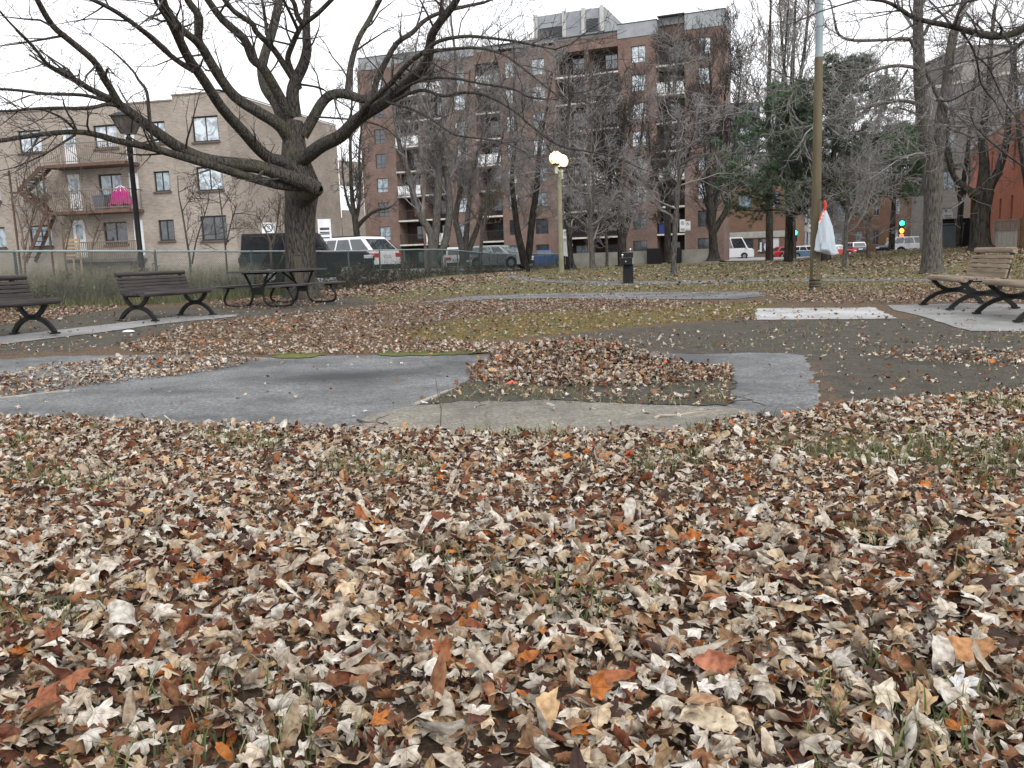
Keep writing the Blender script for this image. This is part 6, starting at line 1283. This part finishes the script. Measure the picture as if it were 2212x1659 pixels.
ORG = mat('orange_red_plastic', (.80, .13, .06), (.62, .08, .04), 8, .5)
for lab, q, s in (('orange red scrap at the front foot of the leaf pile', (1105, 842), .05), ('orange red scrap on the leaf pile near the cream board', (1438, 796), .03), ('small red scrap in the dirt left of the picnic table', (604, 680), .03)):
    q = gnd(*q); b_ = MB(); b_.add([(-s, 0, .01), (s*.3, -s*.3, .03), (s, .1*s, .012), (s*.1, s*.5, .035), (-s, 0, .016), (s*.3, -s*.3, .036), (s, .1*s, .018), (s*.1, s*.5, .041)], [(0, 1, 3), (1, 2, 3), (4, 5, 7), (5, 6, 7), (0, 1, 5, 4), (1, 2, 6, 5), (2, 3, 7, 6), (3, 0, 4, 7)]); o = b_.build('plastic_scrap', ORG); o.location = (q.x, q.y, q.z+.03); tag(o, lab, 'litter', 'bits of red litter')
q = gnd(278, 718); o = MB().lathe([(.03, .0), (.09, .012), (.07, .035), (.02, .045)], (0, 0, 0), 9).build('paper_scrap', WHITEP, None, True); o.location = q; o.scale = (1, .6, .8); tag(o, 'small white crumpled paper in the dirt below the left concrete path', 'litter')

# ------------------------------------------------------------------ vehicles
TYRE = mat('tyre_rubber', (.012, .012, .012), None, 5, .9); RIM = mat('alloy_rim', (.35, .36, .37), None, 5, .35, metal=.7); CGL = glass('car_glass', (.03, .038, .048), .05, 1.0); CGL2 = glass('car_glass_bright', (.25, .32, .34), .08, 1.0)
TAILR = mat('tail_lamp', (.55, .03, .03), (.4, .02, .02), 6, .3); HEADL = mat('head_lamp', (.62, .65, .68), None, 6, .15); TRIM = mat('black_trim', (.015, .015, .016), None, 6, .6); PLATE = mat('number_plate', (.6, .6, .6), None, 6, .5)
def paint(name, c): return mat(name, c, tuple(v*.93 for v in c), 2, .25, spec=.6)
def vehicle(label, cat, loc, rz, pm, L_, W_, H_, belt, rear, front, hood, group='cars in the parking lot', glassm=None, tail=None, bed=None, roof_m=None, rack=False, boxy=.80):
    """rear=(x at belt, x at roof), front=(x at roof, x at belt): x from -L/2 (tail) to L/2 (nose), hood: height of the nose"""
    t = thing('parked_car' if cat != 'van' else 'delivery_van', label, cat, loc, rz, group); gm = glassm or CGL
    h = L_/2; gc = .22
    def shell(mb, poly, w0, w1, z0, z1):
        n = len(poly); ww = lambda z: w0+(w1-w0)*max(0, min(1, (z-z0)/(z1-z0)))
        mb.add([(x, -ww(z), z) for x, z in poly]+[(x, ww(z), z) for x, z in poly], [tuple(range(n))[::-1], tuple(range(n, 2*n))]+[(i, (i+1) % n, n+(i+1) % n, n+i) for i in range(n)])
    low = [(-h+.06, gc), (-h, .42), (-h, belt-.28), (-h+.05, belt), (front[1], belt), (h-.25, hood), (h-.04, hood-.18), (h, .5), (h-.05, gc)]
    if bed: low = [(-h+.06, gc), (-h, .45), (-h, belt-.06), (-h+.02, belt), (front[1], belt), (h-.25, hood), (h-.04, hood-.18), (h, .5), (h-.05, gc)]
    b = MB(); shell(b, low, W_/2, W_/2*.97, gc, belt); b.build('body', pm, t, True, .05, 3)
    c = MB(); gh = [(rear[0], belt-.02), (rear[1], H_), (front[0], H_), (front[1], belt-.02)]; shell(c, gh, W_/2*.965, W_/2*boxy, belt, H_); c.build('cabin', roof_m or pm, t, True, .05, 3)
    wy = lambda z: (W_/2*.965+(W_/2*boxy-W_/2*.965)*(z-belt)/(H_-belt))+.006
    X = lambda z, e: (rear[0]+(rear[1]-rear[0])*(z-belt)/(H_-belt)) if e == 0 else (front[1]+(front[0]-front[1])*(z-belt)/(H_-belt))
    zl, zh = belt+.05, H_-.12; nwin = 3 if (front[1]-rear[0]) > 2.9 else 2
    for sy in (-1, 1):
        a0, a1 = X(zl, 0)+.14, X(zl, 1)-.16; b0_, b1_ = X(zh, 0)+.14, X(zh, 1)-.10
        for k in range(nwin):
            f0, f1 = k/nwin, (k+1)/nwin; g = .045
            q = [(a0+(a1-a0)*f0+g, zl), (a0+(a1-a0)*f1-g, zl), (b0_+(b1_-b0_)*f1-g, zh), (b0_+(b1_-b0_)*f0+g, zh)]
            w = MB(); w.add([(x, sy*wy(z), z) for x, z in q]+[(x, sy*(wy(z)-.03), z) for x, z in q], [(0, 1, 2, 3), (4, 5, 6, 7), (0, 1, 5, 4), (1, 2, 6, 5), (2, 3, 7, 6), (3, 0, 4, 7)]); w.build('side_window', gm, t)
    def endglass(nm, e, mm):
        dz = zh-zl; s_ = -1 if e == 0 else 1; w = MB(); q = []
        for z in (zl, zh): q += [(X(z, e)+s_*.012, -wy(z)+.12, z), (X(z, e)+s_*.012, wy(z)-.12, z)]
        w.add(q+[(x-s_*.05, y, z) for x, y, z in q], [(0, 1, 3, 2), (4, 5, 7, 6), (0, 1, 5, 4), (1, 3, 7, 5), (3, 2, 6, 7), (2, 0, 4, 6)]); w.build(nm, mm, t)
    endglass('rear_window', 0, gm); endglass('windscreen', 1, gm)
    rw = .33 if H_ < 1.6 else .37 if H_ < 2.0 else .36
    for sx in (-h+.22*L_, h-.2*L_):
        for sy in (-1, 1):
            yy = sy*(W_/2-.10); w = MB(); w.lathe([(rw-.04, -.11), (rw, -.09), (rw, .09), (rw-.04, .11)], (sx, yy, rw), 22, 'y'); wo = w.build('wheel', TYRE, t, True)
            MB().lathe([(rw*.62, 0), (rw*.58, sy*.015), (.05, sy*.022)], (sx, yy+sy*.111, rw), 14, 'y').build('rim', RIM, wo)
            a = MB(); a.lathe([(rw+.07, 0), (rw+.07, sy*.012)], (sx, sy*(W_/2*.985), rw+.02), 20, 'y'); a.build('wheel_arch', TRIM, t)
    for sy in (-1, 1):
        tz = belt-.22 if not bed else belt-.25
        MB().bb((-h-.014, sy*W_*.30, tz-.10), (-h+.30, sy*(W_/2+.006), tz+.10)).build('tail_lamp', tail or TAILR, t, bevel=.02)
        MB().bb((h-.32, sy*W_*.28, hood-.27), (h+.004, sy*(W_/2-.012), hood-.13)).build('headlight', HEADL, t, bevel=.03)
        MB().bb((front[1]-.35, sy*(W_/2+.003), belt+.0), (front[1]-.17, sy*(W_/2+.20), belt+.15)).build('mirror', TRIM if roof_m else pm, t, bevel=.03)
        if rack: MB().bb((rear[1]+.15, sy*W_*.36-.02, H_+.004), (front[0]-.15, sy*W_*.36+.02, H_+.055)).build('roof_rail', TRIM, t)
    for e in (-1, 1): MB().bb((e*h-.06, -W_/2*.93, gc+.05), (e*h+.03, W_/2*.93, gc+.28)).build('bumper', TRIM, t, bevel=.03)
    MB().bb((-h-.02, -.26, belt-.34), (-h-.002, .26, belt-.20)).build('number_plate', PLATE, t)
    MB().bb((h-.01, -W_*.26, hood-.34), (h+.02, W_*.26, hood-.16)).build('grille', TRIM, t)
    return t
def park(px, Y, dz=0): p = atY(px, 560, Y); return (p.x, Y, gzf(p.x, Y)+.012+dz)
WHITEC, BLKC, SILC, BLUC, NAVY, REDC, DSUV = paint('white_car_paint', (.74, .75, .76)), mat('black_car_paint', (.008, .009, .012), None, 2, .4, spec=.25), paint('silver_car_paint', (.42, .44, .45)), paint('blue_truck_paint', (.02, .075, .26)), paint('navy_car_paint', (.05, .08, .14)), paint('red_car_paint', (.42, .02, .02)), paint('dark_blue_car_paint', (.022, .028, .05))
vehicle('boxy black off road car, mostly hidden by the maple trunk', 'car', park(668, 31, .0), .12, BLKC, 4.7, 1.9, 1.86, 1.15, (-2.28, -2.2), (.35, .75), 1.12, boxy=.90, tail=TRIM, glassm=glass('tinted_glass', (.008, .009, .013), .2, .15))
vehicle('white sport utility car seen from behind with a red tail lamp, right of the maple', 'car', park(750, 40.5, .05), PI-.55, WHITEC, 5.0, 1.98, 1.8, 1.13, (-2.42, -1.7), (.55, 1.15), 1.08, rack=True)
vehicle('small white car behind the fence left of the silver car', 'car', park(985, 60, .15), PI/2+.15, WHITEC, 4.5, 1.8, 1.55, .98, (-2.0, -1.5), (.5, 1.2), .92)
vehicle('silver car facing right behind the fence, left of the two dark stems', 'car', park(1078, 60.5, .22), -.45, SILC, 4.7, 1.85, 1.62, .98, (-2.25, -1.75), (.35, 1.25), .92, glassm=CGL2)
vehicle('bright blue pickup truck behind the end of the fence', 'pickup truck', park(1178, 82, .05), -.12, BLUC, 4.9, 1.85, 1.62, 1.02, (-.9, -.75), (.55, 1.05), 1.0, bed=True)
ST = 'vehicles on the far street'
def street(px, Y, dz=0): p = atY(px, 545, Y); return (p.x, Y, gzf(p.x, Y)+.035+dz)
vehicle('tall white delivery van at the right corner of the apartment block', 'van', street(1572, 104, -.1), -.06, WHITEC, 6.0, 2.1, 2.65, 1.3, (-2.95, -2.9), (1.55, 2.3), 1.25, ST, boxy=.88)
vehicle('red car half hidden by the left pine trunk', 'car', street(1704, 104, -.25), .1, REDC, 4.4, 1.8, 1.5, .95, (-1.9, -1.4), (.4, 1.1), .9, ST)
vehicle('blue grey car left of the metal pole on the street', 'car', street(1738, 100, -.25), .05, paint('blue_grey_car_paint', (.12, .19, .28)), 4.5, 1.8, 1.5, .95, (-2.1, -1.6), (.4, 1.2), .9, ST, roof_m=WHITEC)
vehicle('red and white car seen under the plastic bag', 'car', street(1806, 104, -.2), .1, REDC, 4.4, 1.8, 1.45, .92, (-2, -1.5), (.3, 1.1), .88, ST, roof_m=WHITEC)
vehicle('black car seen from behind right of the thin dark trunk', 'car', street(1843, 108, -.1), PI/2, DSUV, 4.5, 1.85, 1.62, 1.0, (-2.1, -1.7), (.3, 1.2), .95, ST, roof_m=WHITEC)
vehicle('dark blue sport utility car left of the white one near the traffic lights', 'car', street(1940, 85, -.05), PI+.55, DSUV, 4.7, 1.9, 1.7, 1.05, (-2.2, -1.9), (.4, 1.1), 1.02, ST, glassm=CGL2)
vehicle('white sport utility car partly behind the forked tree', 'car', street(1985, 81, .03), -.75, WHITEC, 4.8, 1.9, 1.75, 1.08, (-2.3, -1.95), (.4, 1.1), 1.05, ST)

# ------------------------------------------------------------------ signs, signals, fences, bins
INK = mat('dark_ink', (.03, .03, .035), None, 5, .7); REDI = mat('sign_red', (.5, .03, .03), None, 5, .6); STEEL = mat('grey_sign_post', (.16, .165, .17), (.22, .22, .23), 4, .5)
def lines(mb, x0, x1, zs, h=.018, y=-.012):
    for z in zs: mb.bb((x0, y-.003, z), (x1, y, z+h))
def sign(name, label, px, py, Y, w, h, rows, kind=None, ground=True, tall=None, rz=0, two=None):
    c = atY(px, py, Y); g = gzf(c.x, Y); t = thing(name, label, 'sign', (c.x, Y, g), rz); z = c.z-g
    if ground: MB().tube([(0, .03, -.1), (0, .03, z+h/2+.04)], .028, 7).build('post', STEEL, t)
    def board(cx, cz, w, h, kind, rows):
        p = MB().bb((cx-w/2, -.008, cz-h/2), (cx+w/2, .0, cz+h/2)).build('panel', WHITEP, t, bevel=.003)
        if kind == 'no':
            r = w*.30; k = MB()
            for i in range(20):
                a, b = 2*PI*i/20, 2*PI*(i+1)/20; k.add([(cx+q*math.cos(v), -.012, cz+h*.2+q*math.sin(v)) for q, v in ((r, a), (r, b), (r*.78, b), (r*.78, a))], [(0, 1, 2, 3)])
            k.box((cx, -.0125, cz+h*.2), (2*r*.9, .001, r*.2), Matrix.Rotation(R(45), 3, 'Y')); k.build('ban_ring', REDI if False else INK, p); text_mesh('letter', 'P', r*1.3, INK, p, (cx, -.0105, cz+h*.2), (PI/2, 0, 0), .0005)
        k = MB(); lines(k, cx-w*.36, cx+w*.36, [cz-h/2+h*q for q in rows], h*.035); k.build('writing', INK, p)
    board(0 if not two else -.22, z, w, h, kind, rows)
    if two: board(.22, z-.03, *two)
    return t
sign('parking_sign', 'small white parking sign with a ring symbol on the tan wall above the boxy car', 581, 500, 41, .68, .86, [.08, .17], 'no', True)
sign('parking_sign', 'tall white sign full of small print right of the maple trunk', 702, 508, 40, .62, 1.5, [.10, .15, .20, .27, .40, .52, .57, .66, .70], None, True)
sign('parking_sign', 'no parking sign on a post beside the globe lamp', 1223, 510, 60, .55, .95, [.12, .20, .27], 'no', True)
sign('parking_sign', 'pair of no parking signs on one post above the black screens', 1480, 487, 71, .48, 1.0, [.08, .15, .22], 'no', True, two=(.45, .75, 'no', [.1]))
sign('street_sign', 'pale blue and white sign on a post right of the forked tree', 2048, 474, 45, .5, .72, [.2, .3, .5, .6, .75], None, True)
def signal(label, px, py, Y, lamps, hgt, post=True):
    c = atY(px, py, Y); g = gzf(c.x, Y); t = thing('traffic_light', label, 'traffic light', (c.x, Y, g)); z = c.z-g
    MB().bb((-.26, -.14, z-hgt), (.26, .14, z+.35)).build('housing', BLACKM, t, bevel=.03)
    if post: MB().tube([(0, .2, -.2), (0, .2, z+.3)], .06, 8).build('post', STEEL, t)
    for nm, dz, cm, r_ in lamps:
        o = MB().lathe([(r_, -.145), (r_*.9, -.165), (r_*.4, -.18), (.01, -.184)], (0, 0, z+dz), 16, 'y').build(nm, cm, t, True)
        MB().lathe([(r_+.02, -.142), (r_+.05, -.30), (r_+.06, -.30), (r_+.04, -.142)], (0, 0, z+dz), 14, 'y').build('visor', BLACKM, o)
    return t
GRN, ORA, RDL = emit('green_lamp', (.02, 1, .5), 7), emit('orange_lamp', (1, .28, .04), 5.), emit('red_lamp', (1, .07, .03), 5.)
signal('traffic light showing green beside the left pine trunk', 1716, 503, 90, [('lamp', 0, GRN, .26)], .9)
signal('traffic light showing green over two red and orange lamps near the white parked car', 1947, 482, 88, [('lamp', 0, GRN, .25), ('lamp', -.78, ORA, .24), ('lamp', -1.3, RDL, .24)], 1.6)
q = onG(1916, 92); t = thing('bollard', 'yellow bollard left of the dark blue car', 'bollard', q); MB().lathe([(.13, 0), (.13, 1.7), (.10, 1.8), (.02, 1.84)], (0, 0, 0), 12).build('post', mat('yellow_paint', (.65, .42, .03), None, 4, .5), t, True); MB().lathe([(.136, .3), (.136, .5)], (0, 0, 0), 12).build('band', BLACKM, t)
q = onG(1903, 93, 545); t = thing('hydrant', 'red hydrant at the kerb left of the dark blue car', 'hydrant', q); MB().lathe([(.2, 0), (.2, .06), (.13, .08), (.13, .55), (.17, .58), (.15, .68), (.05, .76)], (0, 0, 0), 12).build('barrel', REDC, t, True); MB().lathe([(.07, -.22), (.07, .22)], (0, 0, .42), 8, 'x').build('outlet', REDC, t)
# litter bin with a torn white poster beside the lamp
q = onG(1222, 50, 575); t = thing('litter_bin', 'dark litter bin with a tilted white poster behind the globe lamp', 'bin', q); MB().lathe([(.26, 0), (.30, .9), (.32, .92), (.30, .98), (.12, 1.02)], (0, 0, 0), 14).build('barrel', BLACKM, t, True)
MB().box((.05, -.34, 1.25), (.62, .02, .75), Matrix.Rotation(R(14), 3, 'Y')).build('poster', WHITEP, t); MB().tube([(-.05, -.3, .4), (.0, -.32, 1.5)], .02, 5).build('stake', STEEL, t)
# wooden fence at the right
FW_ = mat('grey_board', (.24, .20, .16), (.33, .29, .24), 4, .9, stretch=(5, 5, .7)); FB_ = mat('brown_board', (.24, .15, .085), (.32, .21, .125), 3, .85, stretch=(5, 5, .7)); PALEP = mat('pale_paling', (.42, .40, .36), (.52, .50, .46), 4, .9, stretch=(5, 5, .7))
def wfence(label, a, b, top, cols, pal):
    L_ = math.hypot(b[0]-a[0], b[1]-a[1]); g = gzf((a[0]+b[0])/2, (a[1]+b[1])/2); t = thing('wooden_fence', label, 'fence', (a[0], a[1], g), math.atan2(b[1]-a[1], b[0]-a[0]), 'wooden fence before the red building'); m = MB(); n = int(L_/.15)
    for k in range(n): m.bb((L_*k/n+.004, 0, -.1), (L_*(k+1)/n-.004, .025, top-(.0 if not pal else .42)-.01*(k % 3)))
    m.build('boards', pal or cols, t)
    if pal:
        m = MB()
        for k in range(n): m.bb((L_*k/n+.004, .003, top-.41), (L_*(k+1)/n-.004, .026, top-.02))
        m.build('top_boards', cols, t)
    m = MB()
    for z in (top-.44, top): m.bb((-.03, -.035, z), (L_+.03, -.003, z+.06))
    m.build('rail', cols, t)
    for k in range(int(L_/1.0)+1): MB().bb((min(L_, k*1.0)-.04, -.08, -.1), (min(L_, k*1.0)+.04, -.038, top+.04)).build('post', cols, t)
a_, b_ = GY_(2140, 36), GY_(2192, 35.4)
wfence('grey wooden fence with pale palings below right of the stout dark tree', a_, b_, 1.12, FW_, PALEP)
wfence('brown wooden fence at the right edge behind the benches', (b_[0]+.05, b_[1]), GY_(2330, 33.6), 1.15, FB_, None)
# sidewalk kerb along the far street
k0 = sheet('sidewalk', [(20, 77.5, 0), (60, 68, 0), (60, 71.5, 0), (20, 81, 0)], .12, CONC, 0, world=True, step=3)
